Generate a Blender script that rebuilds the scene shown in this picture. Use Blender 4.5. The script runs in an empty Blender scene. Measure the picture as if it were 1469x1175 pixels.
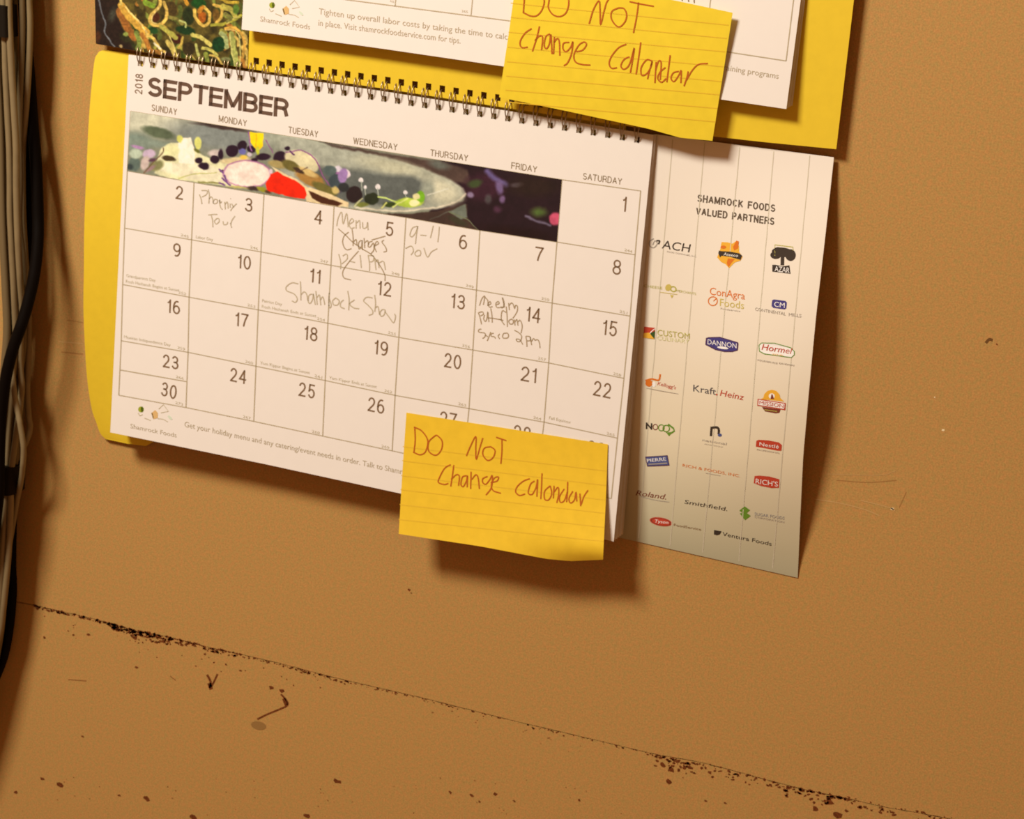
import bpy, bmesh, math, random
import numpy as np
from mathutils import Matrix, Vector

# ------------------------------------------------------------------ camera
FPX = 3000.0
CXP, CYP = 734.5, 587.5
PZ = 0.011                      # mean standoff of the lower calendar page from the wall
ZB = 1.5                        # height of the printed grid's top line above the floor
_r = np.array([0.2867813909950332, 0.35962035314720225, 0.13522436217464673])
_t = np.array([-0.22293629886874475, -0.1725206957616112, 1.2135556874920905])
ROWH = 0.03449065177014777
def _rot(r):
    t = np.linalg.norm(r); k = r / t
    K = np.array([[0, -k[2], k[1]], [k[2], 0, -k[0]], [-k[1], k[0], 0]])
    return np.eye(3) + math.sin(t) * K + (1 - math.cos(t)) * K @ K
_R = _rot(_r)
_W = np.array([[1, 0, 0], [0, 0, 1], [0, -1, 0]], float)     # sheet frame -> world frame
CAM = _W @ (-_R.T @ _t) + np.array([0, -PZ, ZB])
AX = np.array([_W @ _R[0], _W @ _R[1], _W @ _R[2]])          # right, down, forward in the world
scene = bpy.context.scene
COL = scene.collection
cam_data = bpy.data.cameras.new('camera')
cam_data.sensor_width = 36.0
cam_data.lens = FPX / 1469.0 * 36.0
cam_data.clip_start = 0.05
cam = bpy.data.objects.new('camera', cam_data)
COL.objects.link(cam)
M = Matrix.Identity(4)
for i in range(3):
    M[i][0] = AX[0][i]; M[i][1] = -AX[1][i]; M[i][2] = -AX[2][i]; M[i][3] = CAM[i]
cam.matrix_world = M
scene.camera = cam
cam_data.dof.use_dof = True            # the slight overall softness of the photograph
cam_data.dof.focus_distance = 0.80
cam_data.dof.aperture_fstop = 60.0

# ------------------------------------------------------------------ light and exposure
scene.view_settings.view_transform = 'Standard'
scene.view_settings.look = 'None'
scene.view_settings.gamma = 1.0
scene.view_settings.use_curve_mapping = False
scene.view_settings.exposure = 0.0
world = bpy.data.worlds.new('room_light'); scene.world = world
world.use_nodes = True
world.node_tree.nodes['Background'].inputs[0].default_value = (1.0, 0.42, 0.16, 1)
world.node_tree.nodes['Background'].inputs[1].default_value = 0.30
TGT = Vector((0.22, 0.0, 1.42))
lamp = bpy.data.lights.new('ceiling_lamp', 'AREA')
lamp.shape = 'RECTANGLE'; lamp.size = 0.42; lamp.size_y = 0.30
lamp.energy = 42.0
lamp.color = (0.96, 0.86, 0.72)
lo = bpy.data.objects.new('ceiling_lamp', lamp); COL.objects.link(lo)
lo.location = TGT + Vector((-0.62, -1.12, 1.22))
lo.rotation_euler = (TGT - lo.location).to_track_quat('-Z', 'Y').to_euler()

# ------------------------------------------------------------------ helpers
def srgb(c):
    c = np.asarray(c, float) / 255.0
    return np.where(c <= 0.04045, c / 12.92, ((c + 0.055) / 1.055) ** 2.4)
LIT = srgb((249, 228, 206)) / 0.85      # how this room's light shows a perfect white
def alb(c):
    return np.clip(srgb(c) / LIT, 0.002, 0.93)

def ray(px, py):
    px = np.asarray(px, float); py = np.asarray(py, float)
    d = ((px - CXP) / FPX)[..., None] * AX[0] + ((py - CYP) / FPX)[..., None] * AX[1] + AX[2]
    return d
def P(px, py, dep=0.0):
    """point seen at (px,py) lying on the surface that stands dep(x,z) off the wall"""
    d = ray(px, py)
    t = -CAM[1] / d[..., 1]
    q = CAM + d * t[..., None]
    for _ in range(6):
        dd = dep(q[..., 0], q[..., 2]) if callable(dep) else dep
        t = (-dd - CAM[1]) / d[..., 1]
        q = CAM + d * t[..., None]
    return q
def proj(q):
    v = np.asarray(q, float) - CAM
    a = v @ AX[0]; b = v @ AX[1]; c = v @ AX[2]
    return np.stack([CXP + FPX * a / c, CYP + FPX * b / c], -1)

MATS = {}
def mat(name, seen=None, rough=0.65, spec=0.25, metal=0.0, mottle=0.0, scale=300.0, bump=0.0, attr=False, direct=None, bscale=None):
    if name in MATS: return MATS[name]
    m = bpy.data.materials.new(name); m.use_nodes = True
    nt = m.node_tree; b = nt.nodes['Principled BSDF']
    c = tuple(direct) if direct is not None else tuple(alb(seen)) if seen is not None else (.8, .8, .8)
    b.inputs['Base Color'].default_value = (*c, 1)
    b.inputs['Roughness'].default_value = rough
    b.inputs['Specular IOR Level'].default_value = spec
    b.inputs['Metallic'].default_value = metal
    tc = nt.nodes.new('ShaderNodeTexCoord')
    if attr:
        a = nt.nodes.new('ShaderNodeAttribute'); a.attribute_name = 'ink'
        nt.links.new(a.outputs['Color'], b.inputs['Base Color'])
    elif mottle > 0:
        n = nt.nodes.new('ShaderNodeTexNoise'); n.inputs['Scale'].default_value = scale; n.inputs['Detail'].default_value = 3
        nt.links.new(tc.outputs['Object'], n.inputs['Vector'])
        r = nt.nodes.new('ShaderNodeValToRGB')
        r.color_ramp.elements[0].position = 0.32; r.color_ramp.elements[1].position = 0.68
        r.color_ramp.elements[0].color = (*[x * (1 - mottle) for x in c], 1)
        r.color_ramp.elements[1].color = (*[min(.95, x * (1 + mottle)) for x in c], 1)
        nt.links.new(n.outputs['Fac'], r.inputs['Fac'])
        nt.links.new(r.outputs['Color'], b.inputs['Base Color'])
    if bump > 0:
        n2 = nt.nodes.new('ShaderNodeTexNoise'); n2.inputs['Scale'].default_value = bscale or scale; n2.inputs['Detail'].default_value = 4
        nt.links.new(tc.outputs['Object'], n2.inputs['Vector'])
        bp = nt.nodes.new('ShaderNodeBump'); bp.inputs['Strength'].default_value = bump; bp.inputs['Distance'].default_value = 0.0004
        nt.links.new(n2.outputs['Fac'], bp.inputs['Height'])
        nt.links.new(bp.outputs['Normal'], b.inputs['Normal'])
    MATS[name] = m
    return m

def link(name, verts, faces, mats, parent=None, midx=None, smooth=False):
    me = bpy.data.meshes.new(name)
    me.from_pydata([tuple(map(float, v)) for v in verts], [], [tuple(f) for f in faces])
    for m in (mats if isinstance(mats, (list, tuple)) else [mats]): me.materials.append(m)
    if midx is not None: me.polygons.foreach_set('material_index', np.array(midx, dtype=np.int32))
    if smooth: me.polygons.foreach_set('use_smooth', [True] * len(me.polygons))
    me.update()
    o = bpy.data.objects.new(name, me); COL.objects.link(o)
    if parent is not None:
        o.parent = parent
        o.matrix_parent_inverse = parent_world(parent).inverted()
    return o
def parent_world(o):
    m = o.matrix_basis.copy()
    if o.parent is not None: m = parent_world(o.parent) @ o.matrix_parent_inverse @ m
    return m
def thing(name, label, cat, loc, group=None):
    o = bpy.data.objects.new(name, None); COL.objects.link(o)
    o.location = loc; o['label'] = label; o['category'] = cat
    o.empty_display_size = 0.02
    if group: o['group'] = group
    return o

def resample(poly, n):
    poly = np.array(poly, float)
    s = np.r_[0, np.cumsum(np.linalg.norm(np.diff(poly, axis=0), axis=1))]; s /= s[-1]
    t = np.asarray(n, float) if np.ndim(n) else np.linspace(0, 1, n)
    return np.stack([np.interp(t, s, poly[:, 0]), np.interp(t, s, poly[:, 1])], 1)
def smoothpoly(pts, k=5):
    pts = np.array(pts, float)
    if len(pts) < 3: return pts
    e = np.vstack([2 * pts[0] - pts[1], pts, 2 * pts[-1] - pts[-2]])
    out = []
    for i in range(1, len(e) - 2):
        p0, p1, p2, p3 = e[i - 1:i + 3]
        for j in range(k):
            t = j / k
            out.append(0.5 * ((2 * p1) + (-p0 + p2) * t + (2 * p0 - 5 * p1 + 4 * p2 - p3) * t * t + (-p0 + 3 * p1 - 3 * p2 + p3) * t ** 3))
    out.append(pts[-1])
    return np.array(out)

def ruled_faces(nu, nv, skip=None):
    f = []
    for j in range(nv - 1):
        for i in range(nu - 1):
            if skip and skip(i, j): continue
            a = j * nu + i
            f.append((a, a + nu, a + nu + 1, a + 1))       # faces the room (-y)
    return f
def solid(o, th=0.00025):
    md = o.modifiers.new('thickness', 'SOLIDIFY'); md.thickness = th; md.offset = -1.0
    es = o.modifiers.new('crisp_rim', 'EDGE_SPLIT'); es.split_angle = math.radians(40)

class Ink:
    """flat print collected on one surface"""
    def __init__(s, dep, lift=0.00012):
        s.v = []; s.f = []; s.m = []; s.mats = []; s.n = 0
        s.dep = (lambda x, z: dep(x, z) + lift) if callable(dep) else dep + lift
    def mi(s, m):
        if m not in s.mats: s.mats.append(m)
        return s.mats.index(m)
    def add(s, pts, faces, m):
        q = P(pts[:, 0], pts[:, 1], s.dep)
        s.v.extend(q.tolist()); k = s.mi(m)
        for f in faces:
            s.f.append([i + s.n for i in f]); s.m.append(k)
        s.n += len(pts)
    def line(s, pts, w, m, smooth=False, step=14.0):
        pts = smoothpoly(pts) if smooth else np.array(pts, float)
        if not smooth:
            L = np.linalg.norm(np.diff(pts, axis=0), axis=1)
            out = [pts[0]]
            for i, l in enumerate(L):
                n = max(1, int(l / step))
                for j in range(1, n + 1): out.append(pts[i] + (pts[i + 1] - pts[i]) * j / n)
            pts = np.array(out)
        t = np.gradient(pts, axis=0); t /= np.linalg.norm(t, axis=1)[:, None] + 1e-9
        nn = np.stack([-t[:, 1], t[:, 0]], 1) * w / 2
        v = np.vstack([pts + nn, pts - nn]); n = len(pts)
        s.add(v, [(i, i + 1, n + i + 1, n + i) for i in range(n - 1)], m)
    def poly(s, pts, m):
        pts = np.array(pts, float)
        s.add(pts, [list(range(len(pts)))], m)
    def ell(s, cx, cy, rx, ry, m, ang=0.0, n=20, ring=None):
        a = np.linspace(0, 2 * np.pi, n, endpoint=False); ca, sa = math.cos(ang), math.sin(ang)
        def pts(k):
            x = rx * k * np.cos(a); y = ry * k * np.sin(a)
            return np.stack([cx + x * ca - y * sa, cy + x * sa + y * ca], 1)
        if ring is None: s.poly(pts(1), m)
        else:
            s.add(np.vstack([pts(1), pts(ring)]), [(i, (i + 1) % n, n + (i + 1) % n, n + i) for i in range(n)], m)
    def text(s, body, A, B, cap, m, shear=0.0, weight=0.0):
        """text whose baseline runs from A to B, capitals cap px high, letters upright on the sheet"""
        k = text_mesh(body, weight)
        if k is None: return
        v, f, w, hh = k
        A = np.array(A, float); B = np.array(B, float)
        a3 = P(A[0], A[1], s.dep); b3 = P(B[0], B[1], s.dep)
        d = b3 - a3; up = np.array([-d[2], 0, d[0]]); up /= np.linalg.norm(up)
        mid = (a3 + b3) / 2
        upx = proj(mid + up * 0.004) - proj(mid)
        upx /= np.linalg.norm(upx)
        dirx = (B - A) / w
        y = v[:, 1] / hh * cap
        x = v[:, 0]
        pts = A + x[:, None] * dirx + y[:, None] * upx + (y * shear)[:, None] * (B - A) / np.linalg.norm(B - A)
        s.add(pts, f, m)
    def build(s, name, parent):
        return link(name, s.v, s.f, s.mats, parent, s.m)

_TM = {}
_fc = bpy.data.curves.new('lettering', 'FONT')
_fo = bpy.data.objects.new('lettering', _fc); COL.objects.link(_fo)
def text_mesh(body, weight=0.0):
    key = (body, weight)
    if key in _TM: return _TM[key]
    _fc.body = body; _fc.size = 1.0; _fc.resolution_u = 3; _fc.offset = weight
    dg = bpy.context.evaluated_depsgraph_get(); dg.update()
    me = bpy.data.meshes.new_from_object(_fo.evaluated_get(dg))
    v = np.array([tuple(q.co)[:2] for q in me.vertices]).reshape(-1, 2)
    f = [list(p.vertices) for p in me.polygons]
    bpy.data.meshes.remove(me)
    if len(v) == 0: return None
    v[:, 0] -= v[:, 0].min()
    _TM[key] = (v, f, v[:, 0].max(), CAPH)
    return _TM[key]
CAPH = 1.0
_h = text_mesh('H'); CAPH = _h[0][:, 1].max(); _TM.clear()


def _arc(cx, cy, rx, ry, a0, a1, n=10):
    return [(cx + rx * math.cos(math.radians(a0 + (a1 - a0) * i / n)), cy + ry * math.sin(math.radians(a0 + (a1 - a0) * i / n))) for i in range(n + 1)]
def _glyphs():
    g = {}
    A = _arc
    g['0'] = (.56, [A(.5, .5, .5, .5, 90, 450, 24)]); g['O'] = (.66, [A(.5, .5, .5, .5, 90, 450, 24)])
    g['1'] = (.26, [[(.95, 0), (.95, 1)], [(.95, .96), (.6, .82), (0, .78)]])
    g['2'] = (.54, [A(.5, .72, .46, .28, 175, -20, 10) + [(.80, .48), (.35, .22), (.06, .02)], [(.02, 0), (1, 0)]])
    g['3'] = (.54, [A(.5, .75, .44, .25, 165, -90, 10), A(.5, .265, .5, .265, 90, -165, 12), [(.36, .515), (.52, .515)]])
    g['4'] = (.56, [[(.78, 0), (.78, 1)], [(.78, 1), (0, .28)], [(0, .28), (1, .28)]])
    g['5'] = (.54, [[(.92, 1), (.2, 1)], [(.2, 1), (.1, .50)], [(.1, .50)] + A(.5, .32, .48, .32, 125, -160, 14)])
    g['6'] = (.54, [A(.5, .31, .5, .31, 90, 450, 20), A(.56, .5, .56, .5, 65, 180, 10) + [(0, .36)]])
    g['7'] = (.52, [[(0, 1), (1, 1)], [(1, 1), (.62, .58), (.42, .25), (.34, 0)]])
    g['8'] = (.54, [A(.5, .76, .43, .24, 90, 450, 20), A(.5, .265, .5, .265, 90, 450, 20)])
    g['9'] = (.54, [A(.5, .69, .5, .31, 90, 450, 20), A(.44, .5, .56, .5, -115, 0, 10) + [(1, .64)]])
    g['A'] = (.66, [[(0, 0), (.5, 1)], [(.5, 1), (1, 0)], [(.17, .33), (.83, .33)]])
    g['B'] = (.60, [[(0, 0), (0, 1)], [(0, 1), (.55, 1)] + A(.55, .76, .40, .24, 80, -90, 8) + [(0, .52)], [(.55, .52)] + A(.58, .26, .42, .26, 80, -90, 8) + [(0, 0)]])
    g['C'] = (.62, [A(.5, .5, .5, .5, 40, 320, 20)])
    g['D'] = (.62, [[(0, 0), (0, 1)], [(0, 1), (.45, 1)] + A(.45, .5, .55, .5, 80, -80, 14) + [(.45, 0), (0, 0)]])
    g['E'] = (.54, [[(0, 0), (0, 1)], [(0, 1), (1, 1)], [(0, .52), (.92, .52)], [(0, 0), (1, 0)]])
    g['F'] = (.52, [[(0, 0), (0, 1)], [(0, 1), (1, 1)], [(0, .5), (.88, .5)]])
    g['H'] = (.60, [[(0, 0), (0, 1)], [(1, 0), (1, 1)], [(0, .52), (1, .52)]])
    g['I'] = (.02, [[(.5, 0), (.5, 1)]])
    g['K'] = (.60, [[(0, 0), (0, 1)], [(.95, 1), (0, .36)], [(.32, .58), (1, 0)]])
    g['L'] = (.50, [[(0, 0), (0, 1)], [(0, 0), (1, 0)]])
    g['M'] = (.76, [[(0, 0), (0, 1)], [(0, 1), (.5, .06)], [(.5, .06), (1, 1)], [(1, 1), (1, 0)]])
    g['N'] = (.60, [[(0, 0), (0, 1)], [(0, 1), (1, 0)], [(1, 0), (1, 1)]])
    g['P'] = (.56, [[(0, 0), (0, 1)], [(0, 1), (.5, 1)] + A(.55, .73, .45, .27, 80, -90, 10) + [(0, .46)]])
    g['R'] = (.60, [[(0, 0), (0, 1)], [(0, 1), (.5, 1)] + A(.55, .74, .42, .26, 80, -90, 10) + [(0, .48)], [(.6, .48), (.84, .40), (.92, .2), (1, 0)]])
    g['S'] = (.58, [A(.5, .75, .44, .25, 25, 250, 12) + [(.62, .47)] + A(.5, .26, .5, .26, 65, -160, 12)])
    g['T'] = (.60, [[(0, 1), (1, 1)], [(.5, 1), (.5, 0)]])
    g['U'] = (.60, [[(0, 1), (0, .32)] + A(.5, .32, .5, .32, 190, 350, 10) + [(1, .32), (1, 1)]])
    g['V'] = (.62, [[(0, 1), (.5, 0)], [(.5, 0), (1, 1)]])
    g['W'] = (.90, [[(0, 1), (.26, 0)], [(.26, 0), (.5, .95)], [(.5, .95), (.74, 0)], [(.74, 0), (1, 1)]])
    g['Y'] = (.62, [[(0, 1), (.5, .45)], [(1, 1), (.5, .45)], [(.5, .48), (.5, 0)]])
    return g
GLY = _glyphs()
def stroke_text(S, body, A, B, cap, m, wt, gapk=0.16):
    """upright grotesque capitals and numerals drawn as even strokes wt px wide; baseline from A to B"""
    A = np.array(A, float); B = np.array(B, float)
    a3 = P(A[0], A[1], S.dep); b3 = P(B[0], B[1], S.dep)
    d = b3 - a3; up = np.array([-d[2], 0, d[0]]); up /= np.linalg.norm(up)
    mid = (a3 + b3) / 2; upx = proj(mid + up * 0.004) - proj(mid); upx /= np.linalg.norm(upx)
    L = np.linalg.norm(B - A); e = (B - A) / L
    ws = [(.30 if ch == ' ' else GLY[ch][0]) for ch in body]
    # total = sum(w)*k + n*wt(stroke width of each glyph) + gaps
    gaps = gapk * cap * (len(body) - 1)
    k = (L - wt * len(body) - gaps) / sum(ws)
    x = 0.0
    for ch, w in zip(body, ws):
        if ch != ' ':
            for st in GLY[ch][1]:
                pts = np.array([A + e * (x + wt / 2 + px * w * k) + upx * (wt / 2 + py * (cap - wt)) for px, py in st])
                if len(pts) == 2:
                    dv = pts[1] - pts[0]; dv /= np.linalg.norm(dv); horiz = abs(dv @ e) > .97 or abs(dv @ upx) > .97
                    pts = np.array([pts[0] - dv * wt * (.5 if horiz else .1), pts[1] + dv * wt * (.5 if horiz else .1)])
                S.line(pts, wt, m, step=60)
        x += w * k + wt + gapk * cap

# ---- colour painting of the two printed food photographs, sampled on a fine mesh
def vnoise(x, y, sc, seed=0):
    x = x / sc; y = y / sc
    xi = np.floor(x).astype(int); yi = np.floor(y).astype(int); fx = x - xi; fy = y - yi
    def h(a, b):
        v = np.sin(a * 127.1 + b * 311.7 + seed * 74.7) * 43758.5453
        return v - np.floor(v)
    fx = fx * fx * (3 - 2 * fx); fy = fy * fy * (3 - 2 * fy)
    return (h(xi, yi) * (1 - fx) + h(xi + 1, yi) * fx) * (1 - fy) + (h(xi, yi + 1) * (1 - fx) + h(xi + 1, yi + 1) * fx) * fy
class Paint:
    def __init__(s, X, Y, base):
        w_ = lambda k: (vnoise(X, Y, 4.5, k) - .5) * 1.1 + (vnoise(X, Y, 11.0, k + 1) - .5) * 1.6
        s.X0 = X; s.Y0 = Y; s.X = X + w_(21); s.Y = Y + w_(31); s.c = np.zeros(X.shape + (3,)) + np.array(base, float)
    def fr(s, ox, oy, sc): s.o = (ox, oy, sc); return s
    def _cov(s, d, soft): return np.clip(0.5 - d / max(soft, 1.0), 0, 1)
    def _mix(s, cov, col, op=1.0):
        s.c = s.c * (1 - cov[..., None] * op) + np.array(col, float) * cov[..., None] * op
    def ell(s, cx, cy, rx, ry, col, ang=0, soft=1.6, op=1.0):
        ox, oy, k = s.o; cx = ox + cx * k; cy = oy + cy * k; rx *= k; ry *= k; a = math.radians(ang)
        dx = s.X - cx; dy = s.Y - cy
        u = (dx * math.cos(a) + dy * math.sin(a)) / rx; v = (-dx * math.sin(a) + dy * math.cos(a)) / ry
        s._mix(s._cov((np.hypot(u, v) - 1) * min(rx, ry), soft), col, op)
    def _seg(s, p, q):
        d = q - p; L = d @ d + 1e-9
        t = np.clip(((s.X - p[0]) * d[0] + (s.Y - p[1]) * d[1]) / L, 0, 1)
        return np.hypot(s.X - p[0] - t * d[0], s.Y - p[1] - t * d[1])
    def st(s, pts, w, col, soft=1.0, op=1.0):
        ox, oy, k = s.o; p = smoothpoly(np.array(pts, float) * k + [ox, oy], 4)
        d = np.full(s.X.shape, 1e9)
        for i in range(len(p) - 1): d = np.minimum(d, s._seg(p[i], p[i + 1]))
        s._mix(s._cov(d - w * k / 2, soft), col, op)
    def poly(s, pts, col, soft=1.0, op=1.0):
        ox, oy, k = s.o; p = np.array(pts, float) * k + [ox, oy]
        d = np.full(s.X.shape, 1e9); ins = np.zeros(s.X.shape, bool)
        for i in range(len(p)):
            a = p[i]; b = p[(i + 1) % len(p)]
            d = np.minimum(d, s._seg(a, b))
            c = (a[1] > s.Y) != (b[1] > s.Y)
            ins ^= c & (s.X < (b[0] - a[0]) * (s.Y - a[1]) / (b[1] - a[1] + 1e-12) + a[0])
        s._mix(s._cov(np.where(ins, -d, d), soft), col, op)
    def grain(s, sc, amt, seed=1):
        s.c *= 1 + amt * (vnoise(s.X0, s.Y0, sc, seed) - 0.5)[..., None]
def picture(name, px, py, paint, dep, parent, lift=0.00015):
    nv, nu = px.shape
    q = P(px, py, lambda x, z: dep(x, z) + lift).reshape(-1, 3)
    o = link(name, q, ruled_faces(nu, nv), mat('photo_print', attr=True, rough=0.5, spec=0.3), parent)
    ca = o.data.color_attributes.new('ink', 'FLOAT_COLOR', 'POINT')
    c = np.ones((nu * nv, 4)); c[:, :3] = np.clip(srgb(np.clip(paint.c, 0, 255)) / LIT, 0.002, 0.92).reshape(-1, 3)
    ca.data.foreach_set('color', c.ravel())
    return o

# ---- standoffs from the wall (metres) as functions of world x, z
def clamp(v, a=0.0, b=1.0): return np.minimum(np.maximum(v, a), b)
FAN = 0.0135
def d_page(x, z):        # front page of the lower calendar
    v = clamp((1.531 - z) / 0.235, -0.3, 1.1)
    return 0.0062 + FAN * v
def d_page_k(k, n):      # pages behind it, fanned towards the back cover
    return lambda x, z: 0.0058 - 0.00015 * k + (FAN * (1 - k / n) + 0.001) * clamp((1.531 - z) / 0.235, -0.3, 1.1)
def d_cover(x, z):       # yellow back cover, left flap bows off the wall
    t = clamp((1.535 - z) / 0.24, 0, 1)
    s = clamp((0.06 - x) / 0.09)
    return 0.0030 + 0.0115 * np.sin(math.pi * t) ** 0.8 * s
def d_side(x, z):        # printed side panel, bellied in the middle, lower edge on the wall
    t = clamp((1.532 - z) / 0.232, 0, 1)
    s = clamp((x - 0.315) / 0.105)
    s = s * s * (3 - 2 * s)
    return 0.0006 + 0.0026 * (1 - t) + (0.0025 + 0.0140 * s) * np.sin(math.pi * t) ** 1.25
def d_top(x, z):         # backing of the upper calendar
    return 0.0072 + 0 * x
def d_upage(x, z):
    return 0.0095 + 0.0062 * clamp((1.64 - z) / 0.09, 0, 1.05)
def d_upage_k(k, n):
    return lambda x, z: 0.0093 - 0.0002 * k + 0.0062 * (1 - k / n) * clamp((1.64 - z) / 0.09, 0, 1.05)

# ---- measured printed grid of the lower page: columns 0-7, rows 0-5
_T = {(0,0):(187.3,159.5),(6,0):(806,257.7),(7,0):(919,273.8),
(0,1):(182.5,245.1),(1,1):(278.2,261.6),(2,1):(378.6,278.4),(3,1):(479.1,295.6),(4,1):(582.3,311.9),(5,1):(688.3,330.3),(6,1):(798.9,347.1),(7,1):(911,365.3),
(0,2):(178.6,327.1),(1,2):(274.7,343.9),(2,2):(374.2,361.2),(3,2):(474.7,380.5),(4,2):(577,398.2),(5,2):(683.4,416.1),(6,2):(791.9,434.7),(7,2):(903.9,453.3),
(0,3):(175.9,408),(1,3):(271.2,426.2),(2,3):(370.3,444.4),(3,3):(470.2,463.6),(4,3):(572,483.9),(5,3):(678.2,502),(6,3):(787.1,520.5),(7,3):(895,542.7),
(0,4):(173.8,488.7),(1,4):(269.7,505.3),(2,4):(367.1,525.3),(3,4):(466.4,545.8),(4,4):(566.7,567.1),(5,4):(672.7,586),(6,4):(780.4,605.5),(7,4):(885.7,628.5),
(0,5):(170.3,566.9),(1,5):(266.7,584.6),(2,5):(363.9,604.4),(3,5):(462.8,625.5),(4,5):(562.5,646.7),(7,5):(876.8,715.2)}
_H = np.array([[94.23519503259647,-1.4126932789238935,184.6118517515111],[13.177758569887008,84.95703423233296,161.46647104259375],[-0.011625148452835988,0.006613441913069698,1.0]])
_E = np.full((6, 8, 2), np.nan)
for (c, r), q in _T.items():
    h = _H @ np.array([c, r, 1.0]); _E[r, c] = np.array(q) - h[:2] / h[2]
for r in range(6):
    ok = ~np.isnan(_E[r, :, 0])
    for k in range(2): _E[r, :, k] = np.interp(np.arange(8), np.arange(8)[ok], _E[r, ok, k])
def G(c, r):
    c = np.asarray(c, float); r = np.asarray(r, float)
    h = np.stack([c, r, np.ones_like(c + r) * 1.0], -1) if c.shape == r.shape else None
    h = h @ _H.T; h = h[..., :2] / h[..., 2:]
    ci = np.clip(np.floor(c).astype(int), 0, 6); ri = np.clip(np.floor(r).astype(int), 0, 4)
    u = (c - ci)[..., None]; v = (r - ri)[..., None]
    e = (_E[ri, ci] * (1 - u) + _E[ri, ci + 1] * u) * (1 - v) + (_E[ri + 1, ci] * (1 - u) + _E[ri + 1, ci + 1] * u) * v
    return h + e

# ------------------------------------------------------------------ wall
SEAM = [(-700, 715), (-200, 818), (22, 862.5), (51, 868.5), (136, 888), (190, 903), (252, 916), (300, 928.5), (357, 941), (408, 953), (453, 965), (500, 976.6), (602, 1000),
        (670, 1017), (738, 1034), (806, 1050), (874, 1066), (942, 1082), (1016, 1096), (1132, 1127), (1210, 1144), (1272, 1158), (1345, 1171), (1500, 1203), (2300, 1370)]
wall = bpy.data.objects.new('wall_back', None); COL.objects.link(wall); wall['kind'] = 'structure'
wall_m = mat('painted_wall', seen=(186, 134, 70), rough=0.6, spec=0.3, mottle=0.09, scale=420.0, bump=0.12, bscale=900.0)
_nt = wall_m.node_tree; _rp = [n for n in _nt.nodes if n.bl_idname == 'ShaderNodeValToRGB'][0]
_c = alb((186, 134, 70))
_rp.color_ramp.elements[0].color = (_c[0] * .90, _c[1] * 1.02, _c[2] * .98, 1)
_rp.color_ramp.elements[1].color = (_c[0] * 1.10, _c[1] * .98, _c[2] * .98, 1)
_n3 = _nt.nodes.new('ShaderNodeTexNoise'); _n3.inputs['Scale'].default_value = 1100; _n3.inputs['Detail'].default_value = 2
_tc = [n for n in _nt.nodes if n.bl_idname == 'ShaderNodeTexCoord'][0]; _nt.links.new(_tc.outputs['Object'], _n3.inputs['Vector'])
_mr = _nt.nodes.new('ShaderNodeMapRange'); _mr.inputs['From Min'].default_value = .3; _mr.inputs['From Max'].default_value = .7; _mr.inputs['To Min'].default_value = .86; _mr.inputs['To Max'].default_value = 1.14
_nt.links.new(_n3.outputs['Fac'], _mr.inputs['Value'])
_hs = _nt.nodes.new('ShaderNodeHueSaturation'); _nt.links.new(_rp.outputs['Color'], _hs.inputs['Color']); _nt.links.new(_mr.outputs['Result'], _hs.inputs['Value'])
_nt.links.new(_hs.outputs['Color'], _nt.nodes['Principled BSDF'].inputs['Base Color'])
rng = random.Random(4)
seam = smoothpoly(SEAM, 4)
sw = P(seam[:, 0], seam[:, 1], 0.0)
xs = np.linspace(sw[0, 0], sw[-1, 0], 620); zs = np.interp(xs, sw[:, 0], sw[:, 2])
jit = np.array([rng.uniform(-1, 1) for _ in xs])
def panel(name, top, bottom, back=0.012):
    n = len(xs); v = []; f = []
    for y in (0.0, back):
        for i in range(n): v.append((xs[i], y, top[i]))
        for i in range(n): v.append((xs[i], y, bottom[i]))
    for i in range(n - 1):
        f.append((i, n + i, n + i + 1, i + 1))
        f.append((n + i, 3 * n + i, 3 * n + i + 1, n + i + 1))
        f.append((i + 1, 2 * n + i + 1, 2 * n + i, i))
    return link(name, v, f, wall_m, wall)
gap = 0.00034 + 0.00040 * np.array([rng.random() for _ in xs]) * (np.array([rng.random() for _ in xs]) > .4)
panel('wall_panel', np.full(len(xs), 2.3), zs + 0.00008 * jit)
panel('wall_panel', zs - gap - 0.00012 * np.abs(jit), np.full(len(xs), 0.6))
link('joint_backing', [(xs[0], 0.003, 0.6), (xs[-1], 0.003, 0.6), (xs[-1], 0.003, 2.3), (xs[0], 0.003, 2.3)], [(0, 1, 2, 3)],
     mat('dark_joint', seen=(96, 46, 16), rough=0.95, spec=0.05), wall)

# grime and chipped paint along the joint and below it (tiny flakes nobody could count)
gm = mat('dark_grime', seen=(112, 56, 24), rough=0.95, spec=0.05, mottle=0.35, scale=900)
gl = mat('light_grime', seen=(140, 86, 42), rough=0.95, spec=0.05)
gi = Ink(0.0, 0.0001)
def blot(x, y, r, m, el=1.0, a=0.0):
    n = 7; t = np.linspace(0, 2 * np.pi, n, endpoint=False) + rng.random()
    rr = np.array([r * rng.uniform(0.45, 1.1) for _ in t])
    u = rr * np.cos(t) * el; v = rr * np.sin(t)
    gi.poly(np.stack([x + u * math.cos(a) - v * math.sin(a), y + u * math.sin(a) + v * math.cos(a)], 1), m)
sx = np.array([p[0] for p in SEAM]); sy = np.array([p[1] for p in SEAM])
def sline(x): return float(np.interp(x, sx, sy))
def along(x0, x1, n, lo, hi, rmin, rmax, m=gm):
    for _ in range(n):
        x = rng.uniform(x0, x1); k = rng.random() ** 2
        blot(x, sline(x) + lo + (hi - lo) * k, rng.uniform(rmin, rmax), m, rng.uniform(1.0, 2.2), rng.uniform(-.3, .8))
along(48, 190, 110, 0, 4, 0.8, 2.2); along(150, 262, 110, 0, 8, 0.9, 2.6); along(185, 245, 45, 3, 13, 0.9, 2.6)
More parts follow.
